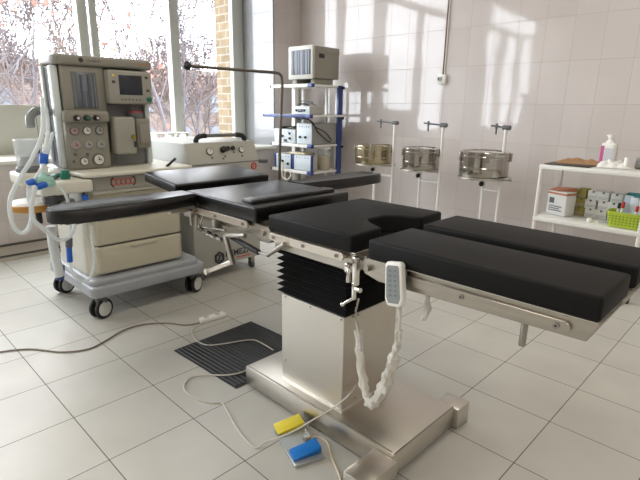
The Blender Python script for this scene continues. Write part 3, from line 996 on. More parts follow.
# body
m = M()
m.prism(rrect(-3.36, -2.845, 0.985, 1.60, 0.05), 0.24, 0.80, 0.01, 2)
m.build('body', cream_light, am)
for z0, z1 in ((0.262, 0.425), (0.435, 0.605), (0.615, 0.745)):
    m = M()
    m.prism(rrect(-2.95, -2.795, 1.02, 1.57, 0.03), z0, z1, 0.012, 3)
    d = m.build('drawer', cream_dark, am)
    M().box(-2.90, -2.787, 1.22, 1.38, z1 - 0.022, z1 - 0.012, 0.003).build('drawer_lip', cream_dark, d)
m = M()
m.box(-2.90, -2.812, 1.04, 1.56, 0.424, 0.437); m.box(-2.90, -2.812, 1.04, 1.56, 0.604, 0.617)
m.build('drawer_gap', grey_dark, am)
# worktop
m = M()
m.prism(rrect(-3.34, -2.70, 0.96, 1.63, 0.04), 0.845, 0.868, 0.008, 3)
m.build('worktop', cream_light, am)
m = M()
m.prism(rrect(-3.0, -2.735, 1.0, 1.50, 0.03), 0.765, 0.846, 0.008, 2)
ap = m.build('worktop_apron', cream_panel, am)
m = M(); m.box(-3.0, -2.76, 1.02, 1.56, 0.742, 0.766, 0.006); m.build('writing_slide', cream_light, am)
# oval emblem on the apron
EM = Matrix(((0, 0, 1, -2.7345), (1, 0, 0, 1.185), (0, 1, 0, 0.806), (0, 0, 0, 1)))
m = M()
for k in range(5):
    pts = []
    cxk = -0.055 + k * 0.0275
    for i in range(13):
        a = 2 * PI * i / 12
        pts.append(EM @ Vector((cxk + 0.014 * math.cos(a), 0.018 * math.sin(a), 0)))
    m.tube(pts, 0.0024, 5)
m.build('emblem', red, ap)
m = M()
for s in (-1, 1):
    m.tube([EM @ Vector((s * (0.055 + 0.016 * math.cos(a)), 0.026 * math.sin(a), 0)) for a in [(-PI / 2 + PI * i / 8) for i in range(9)]], 0.0035, 5)
m.build('emblem_mark', ink, ap)
m = M(); m.cyl((-2.736, 1.40, 0.805), (-2.729, 1.40, 0.805), 0.018, n=16); m.build('knob', cream_dark, ap)
# upper column
m = M()
m.box(-3.15, -2.985, 0.965, 1.47, 0.866, 1.435, 0.01)
up = m.build('upper_cabinet', pbr('cabinet_grey', (128, 130, 131), rough=0.45), am)
m = M()
m.box(-3.15, -3.00, 0.950, 0.968, 0.88, 1.43, 0.008)
m.build('side_panel', grey_dark, am)
m = M(); m.box(-2.995, -2.945, 0.935, 0.975, 0.88, 1.43, 0.012)
m.build('side_post', bluegrey, am)
m = M(); m.box(-3.12, -3.09, 0.935, 0.951, 0.90, 1.43, 0.006)
m.build('side_rail', bluegrey, am)
m = M(); m.box(-2.99, -2.955, 1.455, 1.488, 0.87, 1.43, 0.01)
m.build('side_post', bluegrey, am)
# hood
m = M()
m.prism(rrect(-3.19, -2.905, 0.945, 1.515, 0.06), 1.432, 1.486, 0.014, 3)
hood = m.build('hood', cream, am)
m = M(); m.cyl((-2.9075, 1.085, 1.461), (-2.9035, 1.085, 1.461), 0.0125, n=20); m.build('hood_badge', ink, hood)
text_mesh('medical', 0.022, face_px(1.155, 1.461, -2.9045)).build('hood_lettering', grey_dark, hood)
M().box(-2.9055, -2.904, 1.405, 1.475, 1.459, 1.465).build('hood_print', orange_tape, hood)
# flow meter panel
m = M()
m.box(-2.99, -2.925, 0.98, 1.215, 1.18, 1.434, 0.012, 3)
fpn = m.build('flowmeter_panel', cream, am)
m = M(); m.box(-2.93, -2.9225, 1.03, 1.165, 1.205, 1.40, 0.002); m.build('flowmeter_window', pbr('flow_window', (104, 108, 112), rough=0.2), fpn)
tube_grey = pbr('tube_grey', (122, 128, 134), rough=0.3)
for k, (yy, mt_) in enumerate(((1.044, tube_grey), (1.078, blue_paint), (1.098, tube_grey), (1.118, blue_paint), (1.135, tube_grey), (1.152, tube_grey))):
    M().cyl((-2.9205, yy, 1.212), (-2.9205, yy, 1.385), 0.0035 if mt_ is not blue_paint else 0.002, n=10).build('flow_tube', mt_, fpn)
M().box(-2.9225, -2.919, 1.086, 1.11, 1.30, 1.385).build('flow_scale', pbr('flow_scale', (112, 120, 120), rough=0.3), fpn)
# gauge panel
m = M()
m.box(-2.985, -2.895, 0.962, 1.198, 0.868, 1.185, 0.016, 3)
m.box(-2.93, -2.870, 0.955, 1.203, 1.128, 1.195, 0.018, 3)
gp = m.build('gauge_panel', cream, am)
def gauge(x, y, z, r, parent, face=dial_mat, nm='gauge', rim=grey_dark):
    m = M()
    m.cyl((x - 0.004, y, z), (x + 0.008, y, z), r, n=24, bev=0.002)
    g = m.build(nm, rim, parent)
    m = M(); m.cyl((x + 0.006, y, z), (x + 0.0092, y, z), r * 0.80, n=24); m.build('dial', face, g)
    m = M()
    m.obox((x + 0.0098, y + r * 0.15, z + r * 0.15), (0.001, r * 0.12, r * 0.9), (0.7, 0, 0))
    m.cyl((x + 0.009, y, z), (x + 0.0112, y, z), r * 0.13, n=10)
    m.build('needle', ink, g)
    return g
for k, (yy, fc) in enumerate(((1.015, chrome), (1.068, green_plastic), (1.120, chrome))):
    m = M(); m.cyl((-2.872, yy, 1.155), (-2.838, yy, 1.155), 0.017, 0.014, n=16, bev=0.003)
    kn = m.build('flow_knob', black_plastic, gp)
    M().cyl((-2.8385, yy, 1.155), (-2.836, yy, 1.155), 0.008, n=12).build('knob_cap', fc, kn)
pinkd = pbr('dial_pink', (164, 138, 138), rough=0.4)
greyd = pbr('dial_grey', (150, 150, 148), rough=0.4)
for r_, zz in enumerate((1.085, 1.008)):
    for c_, yy in enumerate((1.005, 1.073, 1.142)):
        fc = (pinkd, dial_mat, greyd)[c_] if r_ == 0 else (pinkd, greyd, greyd)[c_]
        gauge(-2.894, yy, zz, 0.024, gp, fc, rim=(grey_dark if r_ == 0 else greyd))
gauge(-2.894, 1.040, 0.916, 0.024, gp, dial_mat)
gauge(-2.894, 1.122, 0.922, 0.034, gp, dial_mat)
for yy, zz in ((0.985, 0.918), (0.997, 0.957), (1.062, 0.955)):
    M().cyl((-2.897, yy, zz), (-2.889, yy, zz), 0.008, n=12).build('port', grey_dark, gp)
# monitor
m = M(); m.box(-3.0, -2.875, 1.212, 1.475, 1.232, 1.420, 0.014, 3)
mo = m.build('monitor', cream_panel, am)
m = M(); m.box(-2.88, -2.8735, 1.272, 1.412, 1.284, 1.394, 0.002); m.build('screen', screen_mat, mo)
for k in range(6):
    m = M(); m.cyl((-2.878, 1.282 + k * 0.022, 1.258), (-2.872, 1.282 + k * 0.022, 1.258), 0.005, n=10); m.build('button', grey_dark, mo)
m = M(); m.cyl((-2.878, 1.448, 1.262), (-2.860, 1.448, 1.262), 0.014, n=16, bev=0.003); m.build('dial_knob', green_plastic, mo)
m = M(); m.box(-2.878, -2.872, 1.236, 1.248, 1.385, 1.395); m.build('button', yellow_plastic, mo)
for yy, zz in ((1.242, 1.355), (1.440, 1.385), (1.444, 1.312)):
    m = M(); m.box(-2.878, -2.872, yy - 0.008, yy + 0.008, zz - 0.006, zz + 0.006); m.build('button', ink, mo)
# vaporisers
m = M(); m.box(-2.99, -2.86, 1.220, 1.345, 0.945, 1.160, 0.014, 3)
vp = m.build('vaporiser', cream_panel, am)
m = M(); m.cyl((-2.862, 1.325, 1.045), (-2.852, 1.325, 1.045), 0.014, n=14); m.build('filler_port', pbr('brass', (150, 130, 60), rough=0.4, metal=0.6), vp)
m = M(); m.box(-2.862, -2.857, 1.325, 1.337, 0.985, 1.02); m.build('level_window', ink, vp)
m = M(); m.box(-2.99, -2.88, 1.36, 1.445, 0.975, 1.15, 0.012, 3); m.box(-2.90, -2.865, 1.37, 1.43, 1.0, 1.12, 0.01)
v2 = m.build('absorber_valve', cream, am)
m = M(); m.cyl((-2.935, 1.385, 1.148), (-2.935, 1.385, 1.185), 0.045, n=20, bev=0.006); m.mi = 1
m.cyl((-2.935, 1.385, 1.183), (-2.935, 1.385, 1.192), 0.04, n=20, bev=0.004); m.mi = 0
m.cyl((-2.935, 1.365, 1.19), (-2.935, 1.365, 1.212), 0.018, n=14, bev=0.004)
m.build('valve_cap', grey_dark, v2, extra=(red,))
# absorber arm on the left
m = M()
m.box(-2.93, -2.70, 0.745, 1.005, 0.772, 0.838, 0.012, 3)
ab = m.build('absorber_block', cream_light, am)
m = M()
m.box(-3.12, -2.93, 0.715, 0.98, 0.80, 0.866, 0.014, 3)
m.build('bellows_platform', cream_light, am)
bx, by = -3.02, 0.803
m = M(); m.lathe([(0, 0.866), (0.076, 0.866), (0.076, 0.885), (0.066, 0.898), (0, 0.898)], (bx, by, 0), 28)
m.build('bellows_base', grey_dark, am)
m = M(); m.lathe([(0.062, 0.897), (0.068, 0.90), (0.071, 1.03), (0.074, 1.036), (0.066, 1.042), (0, 1.044), (0, 1.040), (0.062, 1.038), (0.068, 1.03), (0.064, 0.90)], (bx, by, 0), 28)
m.build('bellows_dome', canister_mat, am)
m = M()
pr_ = [(0, 0.899)]
for k in range(7):
    pr_ += [(0.052, 0.901 + k * 0.008), (0.044, 0.905 + k * 0.008)]
pr_ += [(0, 0.958)]
m.lathe(pr_, (bx, by, 0), 24); m.build('bellows', pbr('bellows_grey', (120, 122, 126), rough=0.6), am)
# top fittings on the block
m = M(); m.cyl((-2.80, 0.90, 0.838), (-2.80, 0.90, 0.885), 0.024, n=18, bev=0.005); m.build('valve_knob', green_plastic, ab)
m = M(); m.obox((-2.86, 0.86, 0.850), (0.05, 0.06, 0.022), (0.2, 0, 0.5), 0.006); m.build('valve_lever', green_plastic, ab)
for yy in (0.78, 0.835):
    m = M(); m.cyl((-2.83, yy, 0.838), (-2.83, yy, 0.853), 0.030, n=18, bev=0.004); m.build('check_valve', grey_dark, ab)
# below the block: soda lime canister, fittings
m = M(); m.cyl((-2.84, 0.93, 0.60), (-2.84, 0.93, 0.772), 0.055, n=22, bev=0.008); m.build('absorber_canister', canister_mat, am)
m = M(); m.cyl((-2.84, 0.93, 0.585), (-2.84, 0.93, 0.612), 0.060, n=22, bev=0.006)
m.cyl((-2.80, 0.82, 0.66), (-2.80, 0.82, 0.772), 0.022, n=14); m.cyl((-2.80, 0.78, 0.735), (-2.80, 0.88, 0.735), 0.02, n=14)
m.build('absorber_fitting', grey_dark, am)
m = M(); m.cyl((-2.73, 0.965, 0.69), (-2.73, 0.965, 0.755), 0.016, n=14, bev=0.003); m.build('hose_connector', blue_plastic, am)
for k, (yy, zz, rr, mt_) in enumerate(((0.87, 0.70, 0.03, dull_steel), (0.90, 0.64, 0.022, black_plastic), (0.80, 0.69, 0.02, dull_steel), (0.985, 0.70, 0.02, grey_dark), (0.84, 0.62, 0.018, green_plastic))):
    m = M(); m.cyl((-2.79, yy, zz), (-2.755, yy, zz), rr, n=16, bev=0.004); m.cyl((-2.80, yy, zz), (-2.80, yy, 0.775), 0.008, n=8); m.build('absorber_fitting', mt_, am)
# round table-like scavenger with amber rim
m = M(); m.lathe([(0, 0.675), (0.106, 0.675), (0.112, 0.682), (0.112, 0.708), (0.106, 0.714), (0, 0.714)], (-2.90, 0.755, 0), 32)
m.build('round_tray', gold, am)
m = M(); m.lathe([(0, 0.712), (0.108, 0.712), (0.10, 0.726), (0.04, 0.734), (0, 0.734)], (-2.90, 0.755, 0), 32); m.build('tray_cover', white_plastic, am)
m = M(); m.box(-2.93, -2.87, 0.66, 0.96, 0.69, 0.712, 0.004); m.cyl((-2.88, 0.77, 0.60), (-2.88, 0.77, 0.68), 0.016, n=12, bev=0.004); m.build('tray_bracket', black_plastic, am)
# hose hanger on the side post
m = M(); m.tube([(-3.0, 0.93, 1.18), (-2.98, 0.86, 1.19), (-2.94, 0.81, 1.16), (-2.92, 0.80, 1.11)], 0.022, 10, 4); m.build('hose_hanger', pbr('hanger_grey', (120, 124, 124), rough=0.4), am)
m = M(); m.tube([(-2.96, 0.92, 1.05), (-2.95, 0.86, 1.06), (-2.93, 0.83, 1.02), (-2.93, 0.825, 0.96)], 0.006, 8, 6); m.build('black_hose', black_plastic, am)
m = M(); m.cyl((-2.76, 1.47, 0.866), (-2.75, 1.53, 0.915), 0.008, n=10); m.build('latch', black_plastic, am)
m = M(); m.cyl((-2.7400, 0.8520, 0.3952), (-2.7400, 0.8565, 0.4795), 0.015, n=14, bev=0.003); m.build('hose_connector', blue_plastic, am)
m = M(); m.cyl((-2.7400, 0.8565, 0.4795), (-2.7400, 0.8621, 0.5291), 0.018, n=14, bev=0.003); m.build('connector_cap', grey_dark, am)
m = M(); m.cyl((-3.0000, 0.8656, 0.2189), (-3.0000, 0.8817, 0.3089), 0.022, n=14, bev=0.004); m.build('pipe_cap', blue_paint, am)
m = M(); m.tube([(-2.9800, 0.8505, 0.5547), (-2.9800, 0.8476, 0.4425), (-2.9800, 0.8577, 0.3006), (-2.9800, 0.8627, 0.2499)], 0.026, 12, 5); m.build('waste_pipe', pbr('pipe_white', (214, 220, 222), rough=0.3, alpha=0.9), am)

# breathing circuit: corrugated hoses with mint Y pieces
bc = thing('breathing_circuit', (-2.6200, 0.7217, 0.8304), 'translucent corrugated breathing hoses with blue ends hung on the left of the anaesthesia machine', 'hose')
def corr(pts, r, name='hose'):
    P = spline([Vector(p) for p in pts], 14)
    out = []
    acc = 0
    # resample evenly
    res = [P[0]]
    step = 0.0045
    for a, b in zip(P, P[1:]):
        d = (b - a).length
        while acc + d >= step:
            t = (step - acc) / d
            a = a + (b - a) * t
            res.append(a.copy())
            d = (b - a).length
            acc = 0
            if d < 1e-9: break
        acc += d
    rs = [r * 0.84 * (1.0 if i % 2 else 0.84) for i in range(len(res))]
    return M().tube(res, rs, 10).build(name, hose_mat, bc, sharp=80)
corr([(-2.8600, 0.8544, 1.2559), (-2.8000, 0.8327, 1.1867), (-2.7200, 0.7907, 1.0769), (-2.6600, 0.7207, 0.9771), (-2.6400, 0.6474, 0.8837), (-2.6400, 0.5983, 0.7977), (-2.6400, 0.5847, 0.7270), (-2.6400, 0.5916, 0.6523), (-2.6400, 0.6213, 0.6174), (-2.6300, 0.6519, 0.6392), (-2.6300, 0.6749, 0.7159), (-2.6200, 0.6687, 0.7922), (-2.6200, 0.6797, 0.8444)], 0.0135)
corr([(-2.8600, 0.8673, 1.2061), (-2.8000, 0.8482, 1.1220), (-2.7200, 0.8105, 1.0518), (-2.6800, 0.7779, 0.9967)], 0.0125)
corr([(-2.8000, 0.8672, 1.0813), (-2.7000, 0.8031, 1.0039), (-2.6400, 0.7480, 0.9238), (-2.6000, 0.6648, 0.8387)], 0.011)
corr([(-2.6000, 0.7001, 0.8448), (-2.6000, 0.6727, 0.7652), (-2.6000, 0.6641, 0.6975), (-2.6000, 0.6932, 0.6480), (-2.6200, 0.7383, 0.5958), (-2.6400, 0.7866, 0.5517), (-2.6600, 0.8376, 0.5547), (-2.6600, 0.8674, 0.5984), (-2.6800, 0.8823, 0.6683)], 0.0135)
corr([(-2.6800, 0.8308, 0.8169), (-2.6700, 0.8509, 0.7693), (-2.6800, 0.8620, 0.7086), (-2.7200, 0.8738, 0.6030), (-2.7400, 0.8659, 0.5172)], 0.011)
corr([(-2.7400, 0.8520, 0.3952), (-2.7200, 0.8495, 0.3431), (-2.7000, 0.8782, 0.2892), (-2.7000, 0.9322, 0.2935), (-2.7000, 0.9613, 0.3632), (-2.7100, 0.9715, 0.4751), (-2.7300, 0.9747, 0.5851)], 0.010, 'drain_hose')
m = M(); m.cyl((-2.6700, 0.7738, 0.9879), (-2.6600, 0.7628, 0.9405), 0.021, n=16, bev=0.004); m.build('blue_connector', blue_plastic, bc)
m = M(); m.cyl((-2.6600, 0.7628, 0.9405), (-2.6600, 0.7596, 0.8964), 0.016, n=16, bev=0.003); m.build('elbow', white_plastic, bc)
m = M(); m.cyl((-2.6100, 0.7477, 0.8486), (-2.6000, 0.7038, 0.8396), 0.0165, n=16, bev=0.004); m.build('blue_connector', blue_plastic, bc)
m = M(); m.cyl((-2.6100, 0.7014, 0.8677), (-2.6100, 0.6656, 0.8566), 0.0165, n=16, bev=0.004); m.build('blue_connector', blue_plastic, bc)
m = M()
m.cyl((-2.6400, 0.7857, 0.8614), (-2.6100, 0.7063, 0.8720), 0.019, n=16, bev=0.005)
m.cyl((-2.6600, 0.7545, 0.8918), (-2.6100, 0.7344, 0.8499), 0.018, n=16, bev=0.005)
m.cyl((-2.6600, 0.7945, 0.8433), (-2.6200, 0.7417, 0.8481), 0.021, n=16, bev=0.005)
m.build('y_piece', mint_plastic, bc)

# ================================================================ COMPRESSOR CART
cc = thing('compressor_cabinet', (-3.2, 1.98, 0), 'white compressor cabinet on casters with gauges and black handle behind the operating table', 'compressor')
prof = [(-3.62, 0.10), (-2.9, 0.10), (-2.9, 0.845), (-2.955, 0.985), (-3.62, 0.985)]
m = M()
m.prism(prof, 1.715, 2.30, 0.010, 2, Matrix(((1, 0, 0, 0), (0, 0, 1, 0), (0, 1, 0, 0), (0, 0, 0, 1))))
cb_ = m.build('housing', pbr('cabinet_white', (166, 166, 158), rough=0.4, var=0.02), cc)
M().box(-2.905, -2.8985, 1.72, 2.295, 0.838, 0.844).build('panel_seam', grey_dark, cc)
# sloped panel fittings
SP = Vector((-0.055, 0, 0.14)).normalized()
SN = Vector((0.14, 0, 0.055)).normalized()
def on_panel(y, s):
    return Vector((-2.9, y, 0.845)) + SP * s
def pgauge(y, s, r):
    c = on_panel(y, s)
    m = M(); m.cyl(c - SN * 0.003, c + SN * 0.010, r, n=24, bev=0.002); g = m.build('gauge', grey_dark, cc)
    m = M(); m.cyl(c + SN * 0.008, c + SN * 0.0112, r * 0.8, n=24); m.build('dial', dial_mat, g)
    m = M(); m.tube([c + SN * 0.012, c + SN * 0.012 + SP * r * 0.6 + Vector((0, r * 0.3, 0))], 0.0016, 6); m.build('needle', ink, g)
pgauge(1.89, 0.085, 0.027); pgauge(2.16, 0.085, 0.024)
c = on_panel(1.998, 0.092); m = M(); m.cyl(c, c + SN * 0.03, 0.022, n=18, bev=0.004); m.build('regulator_knob', black_plastic, cc)
c = on_panel(2.065, 0.100); m = M(); m.cyl(c - Vector((0, 0.022, 0)) - SN * .004, c - Vector((0, 0.022, 0)) + SN * 0.014, 0.016, n=16); m.cyl(c + Vector((0, 0.022, 0)) - SN * .004, c + Vector((0, 0.022, 0)) + SN * 0.014, 0.016, n=16); m.build('switch', black_plastic, cc)
for y, s in ((1.90, 0.04), (2.01, 0.045), (2.09, 0.07), (2.155, 0.04), (1.99, 0.03)):
    c = on_panel(y, s); m = M(); m.cyl(c, c + SN * 0.004, 0.007, n=10); m.build('indicator', grey_dark, cc)
# handle
m = M(); m.cyl((-3.0, 1.88, 1.028), (-3.0, 2.18, 1.028), 0.013, n=14)
hd = m.build('handle', pbr('handle_bar', (120, 120, 118), rough=0.35, metal=0.6), cc)
for s, yy in ((-1, 1.88), (1, 2.19)):
    m = M(); m.tube([(-3.0, yy - s * 0.03, 1.028), (-3.0, yy, 1.028), (-3.0, yy + s * 0.035, 1.020), (-3.0, yy + s * 0.05, 1.0), (-3.0, yy + s * 0.05, 0.984)], 0.018, 12, 4)
    m.build('handle_grip', black_plastic, hd)
# prohibition sticker and lettering
m = M()
C0 = Vector((-2.898, 2.248, 0.805))
m.tube([C0 + Vector((0, 0.022 * math.cos(a), 0.022 * math.sin(a))) for a in [2 * PI * i / 20 for i in range(21)]], 0.0045, 6)
m.tube([C0 + Vector((0, -0.015, -0.015)), C0 + Vector((0, 0.015, 0.015))], 0.0038, 6)
m.build('warning_sticker', red, cc)
text_mesh('REMEZA', 0.064, face_px(2.088, 0.170, -2.8985), bold=0.0012).build('lettering', ink, cc)
M().box(-2.9005, -2.8985, 2.07, 2.19, 0.126, 0.134).build('print_strip', red, cc)
m = M()
L0 = Vector((-2.898, 1.915, 0.158))
m.tube([L0 + Vector((0, 0.037 * math.cos(a), 0.042 * math.sin(a))) for a in [2 * PI * i / 6 + PI / 6 for i in range(7)]], 0.009, 6)
m.tube([L0 + Vector((0, -0.013, 0.020)), L0 + Vector((0, 0.013, 0.020)), L0 + Vector((0, -0.013, -0.020)), L0 + Vector((0, 0.013, -0.020))], 0.006, 6)
m.build('logo', ink, cc)
M().box(-2.90, -2.896, 1.86, 2.04, 0.775, 0.783).build('name_strip', grey_dark, cc)
for xx, yy in ((-2.95, 2.245), (-2.95, 1.78), (-3.55, 2.24), (-3.55, 1.78)):
    m = M(); m.cyl((xx, yy - 0.012, 0.032), (xx, yy + 0.012, 0.032), 0.032, n=20, bev=0.004)
    w = m.build('caster', grey_dark, cc)
    m = M(); m.box(xx - 0.02, xx + 0.02, yy - 0.018, yy + 0.018, 0.05, 0.102, 0.004); m.build('fork', dull_steel, w)

# ================================================================ EQUIPMENT RACK
RX0, RX1, RY0, RY1 = -4.53, -3.86, 3.80, 4.30
rk = thing('equipment_rack', (-4.2, 4.05, 0), 'white and blue equipment rack with four shelves standing in the corner by the window', 'rack')
for z in (1.475, 1.155, 0.83, 0.535, 0.20):
    y0 = RY0 if z != 1.155 else 3.72
    x0, x1 = (RX0, RX1) if z != 1.155 else (-4.57, -3.80)
    m = M(); m.box(x0, x1, y0, RY1, z - 0.022, z, 0.003)
    sh = m.build('shelf', white_enamel, rk)
    m = M()
    m.box(x0 + 0.0, x1 - 0.06, y0 - 0.012, y0 + 0.004, z - 0.032, z + 0.003, 0.004)
    m.build('shelf_front', blue_paint if z == 1.155 else white_enamel, sh)
    m = M(); m.box(x1 - 0.065, x1 + 0.005, y0 - 0.016, y0 + 0.03, z - 0.034, z + 0.005, 0.004); m.build('shelf_corner', blue_paint, sh)
    m = M(); m.cyl((x0 - 0.014, y0, z - 0.014), (x0 + 0.002, y0, z - 0.014), 0.016, n=12); m.build('end_cap', black_plastic, sh)
for nm, x0, x1, y0, y1, mt_ in (('post', RX0 + 0.01, RX0 + 0.07, 4.10, 4.16, white_enamel), ('post', RX1 - 0.02, RX1 + 0.012, 4.205, 4.275, blue_paint), ('post', RX1 - 0.05, RX1 - 0.02, 4.21, 4.26, white_enamel), ('post', RX0 + 0.02, RX0 + 0.06, 4.25, 4.29, white_enamel), ('post', -4.12, -4.09, 4.26, 4.29, white_enamel)):
    M().box(x0, x1, y0, y1, 0.08, 1.475, 0.005).build(nm, mt_, rk)
for xx in (RX0 + 0.05, RX1 - 0.05):
    for yy in (RY0 + 0.05, RY1 - 0.05):
        m = M(); m.cyl((xx - 0.012, yy, 0.04), (xx + 0.012, yy, 0.04), 0.04, n=18, bev=0.004); m.box(xx - 0.02, xx + 0.02, yy - 0.02, yy + 0.02, 0.06, 0.18); m.build('caster', black_rubber, rk)
for z in (1.45, 1.12, 0.80):
    M().cyl((RX1 + 0.0, 4.27, z), (RX1 + 0.03, 4.27, z), 0.016, n=12).build('end_cap', black_plastic, rk)

# monitor on top
mn = thing('monitor', (-4.05, 4.0, 1.475), 'boxy grey monitor with a dark striped screen on top of the equipment rack', 'monitor')
mm = M()
mm.box(-4.245, -3.862, 3.80, 3.835, 1.528, 1.868, 0.010)
mm.build('bezel', monitor_bezel, mn)
mm = M(); mm.box(-4.235, -3.868, 3.83, 4.22, 1.535, 1.862, 0.008); mm.box(-4.20, -3.862, 3.86, 4.215, 1.79, 1.835, 0.003); mm.build('case', monitor_grey, mn)
mm = M(); mm.box(-4.19, -3.895, 3.793, 3.803, 1.575, 1.825, 0.002); scr = mm.build('screen', pbr('screen_grey', (58, 62, 70), rough=0.25), mn)
for k, (a, b, c) in enumerate(((0.0, 0.03, (40, 44, 52)), (0.055, 0.085, (86, 90, 98)), (0.10, 0.125, (60, 72, 92)), (0.14, 0.175, (78, 86, 96)), (0.19, 0.20, (36, 40, 48)), (0.215, 0.245, (76, 88, 100)), (0.26, 0.275, (70, 84, 104)))):
    M().box(-4.18 + a, -4.18 + b, 3.790, 3.7935, 1.578, 1.822).build('stripe', pbr('stripe_%d' % k, c, rough=0.3), scr)
mm = M(); mm.box(-3.868, -3.8605, 3.90, 3.98, 1.745, 1.785, 0.002); mm.build('side_vent', black_plastic, mn)
mm = M(); mm.box(-4.21, -4.14, 3.83, 4.15, 1.475, 1.532, 0.004); mm.box(-3.95, -3.89, 3.86, 4.15, 1.475, 1.532, 0.004); mm.build('foot', monitor_grey, mn)

def device(name, x0, x1, y0, y1, z0, z1, label, blue=False, knobs=((0.3, 0.4),), win=None, side=None, cat='device'):
    d = thing(name, ((x0 + x1) / 2, (y0 + y1) / 2, z0), label, cat)
    M().box(x0, x1, y0 + 0.006, y1, z0 + 0.004, z1, 0.006).build('case', side or device_body, d)
    M().box(x0 + 0.003, x1 - 0.003, y0, y0 + 0.01, z0 + 0.008, z1 - 0.004, 0.003).build('front_panel', device_face, d)
    for a, b in ((0.05, 0.12), (0.88, 0.95)):
        M().box(x0 + (x1 - x0) * a, x0 + (x1 - x0) * b, y0 + 0.02, y1 - 0.02, z0, z0 + 0.006).build('foot', black_plastic, d)
    if blue:
        M().box(x0 - 0.002, x0 + 0.028, y0 - 0.006, y0 + 0.03, z0 + 0.004, z1 + 0.003, 0.004).build('side_grip', blue_paint, d)
        M().box(x1 - 0.012, x1 + 0.002, y0 - 0.006, y0 + 0.03, z0 + 0.004, z1 + 0.003, 0.004).build('side_grip', blue_paint, d)
    for a, b in knobs:
        M().cyl((x0 + (x1 - x0) * a, y0 + 0.004, z0 + (z1 - z0) * b), (x0 + (x1 - x0) * a, y0 - 0.016, z0 + (z1 - z0) * b), 0.014, n=14, bev=0.003).build('knob', black_plastic, d)
    for q in range(5):
        xx = x0 + (x1 - x0) * (0.22 + 0.15 * q)
        M().box(xx - 0.006, xx + 0.006, y0 - 0.002, y0 + 0.002, z0 + (z1 - z0) * 0.80, z0 + (z1 - z0) * 0.86).build('button', (ink, blue_paint, grey_paint)[q % 3], d)
    if win:
        a0, a1, b0, b1 = win
        M().box(x0 + (x1 - x0) * a0, x0 + (x1 - x0) * a1, y0 - 0.003, y0 + 0.003, z0 + (z1 - z0) * b0, z0 + (z1 - z0) * b1, 0.001).build('display', screen_mat, d)
    return d
device('video_unit', -4.13, -3.86, 3.76, 3.98, 1.155, 1.245, 'small pale device with cables on the blue pull-out rack shelf', knobs=((0.25, 0.5), (0.7, 0.5)), win=(0.35, 0.6, 0.3, 0.7))
device('insufflator', -4.52, -4.15, 3.82, 4.20, 0.83, 0.990, 'wide pale device with a dark display on the left of the middle rack shelf', knobs=((0.42, 0.5), (0.75, 0.35), (0.75, 0.7)), win=(0.45, 0.62, 0.1, 0.3))
device('light_source', -4.12, -3.875, 3.81, 4.22, 0.83, 1.065, 'tall pale box with two black knobs on the right of the middle rack shelf', knobs=((0.25, 0.35), (0.6, 0.35)), side=pbr('device_side', (150, 150, 146), rough=0.5))
device('pump_unit', -4.515, -4.215, 3.82, 4.20, 0.535, 0.705, 'pale device with blue edges on the left of the lower rack shelf', blue=True, knobs=((0.5, 0.5), (0.8, 0.35)), win=(0.25, 0.4, 0.5, 0.8))
device('shaver_unit', -4.19, -3.875, 3.81, 3.90, 0.535, 0.715, 'pale device with a large blank panel on the right of the lower rack shelf', blue=True, knobs=(), win=None)
# suction jar on the right
jr = thing('suction_jar', (-3.955, 4.13, 0.535), 'clear suction jar with amber lower half on the lower rack shelf', 'jar')
M().lathe([(0, 0.537), (0.066, 0.537), (0.071, 0.55), (0.071, 0.70), (0, 0.70)], (-3.945, 4.08, 0), 24).build('contents', jar_fill, jr)
M().lathe([(0.068, 0.537), (0.075, 0.55), (0.075, 0.775), (0, 0.78)], (-3.945, 4.08, 0), 24).build('glass', canister_mat, jr)
M().lathe([(0, 0.778), (0.078, 0.778), (0.078, 0.797), (0.03, 0.802), (0, 0.802)], (-3.945, 4.08, 0), 24).build('lid', white_plastic, jr)
M().obox((-4.10, 3.855, 0.716 + 0.011), (0.24, 0.12, 0.020), (0, 0, 0.05), 0.005).build('folded_cloth', pbr('cloth_beige', (206, 196, 170), rough=0.9)).__setitem__('label', 'folded beige cloth lying on top of the lower shelf device on the rack')
_fc = bpy.data.objects['folded_cloth']; _fc['category'] = 'cloth'
rnd = random.Random(9)
def cable_knot(name, x0, x1, y, z0, z1, n, seed, label, r=0.006, mat=black_plastic):
    rr = random.Random(seed)
    m = M()
    pts = [(x0, y, z0)]
    for i in range(n):
        pts.append((x0 + (x1 - x0) * rr.random(), y + rr.uniform(-0.05, 0.05), z0 + (z1 - z0) * rr.random()))
    pts.append((x1, y, z0))
    m.tube(pts, r, 6, 7)
    return tag(m.build(name, mat, org=(x0, y, z0)), label, 'cable')
cable_knot('cable_bundle', -4.14, -3.84, 3.84, 1.252, 1.31, 7, 3, 'tangle of black cable on the small device of the blue rack shelf', 0.005)
cable_knot('cable_bundle', -4.45, -4.16, 3.86, 0.997, 1.03, 7, 8, 'black cable coil lying on the wide device of the middle rack shelf', 0.009)
m = M(); m.tube([(-4.12, 3.80, 1.12), (-4.06, 3.78, 1.10), (-3.95, 3.77, 1.115), (-3.86, 3.80, 1.08), (-3.835, 3.85, 0.99), (-3.84, 3.93, 0.93), (-3.845, 4.02, 0.875), (-3.845, 4.08, 0.86)], 0.007, 8, 6)
m.tube([(-4.0, 3.775, 1.13), (-3.90, 3.77, 1.12), (-3.83, 3.82, 1.03), (-3.835, 3.98, 0.97), (-3.85, 4.10, 0.88)], 0.006, 8, 6)
tag(m.build('black_cable', black_plastic, org=(-3.85, 3.9, 0.9)), 'black cables looping down over the right side of the tall box on the rack', 'cable')
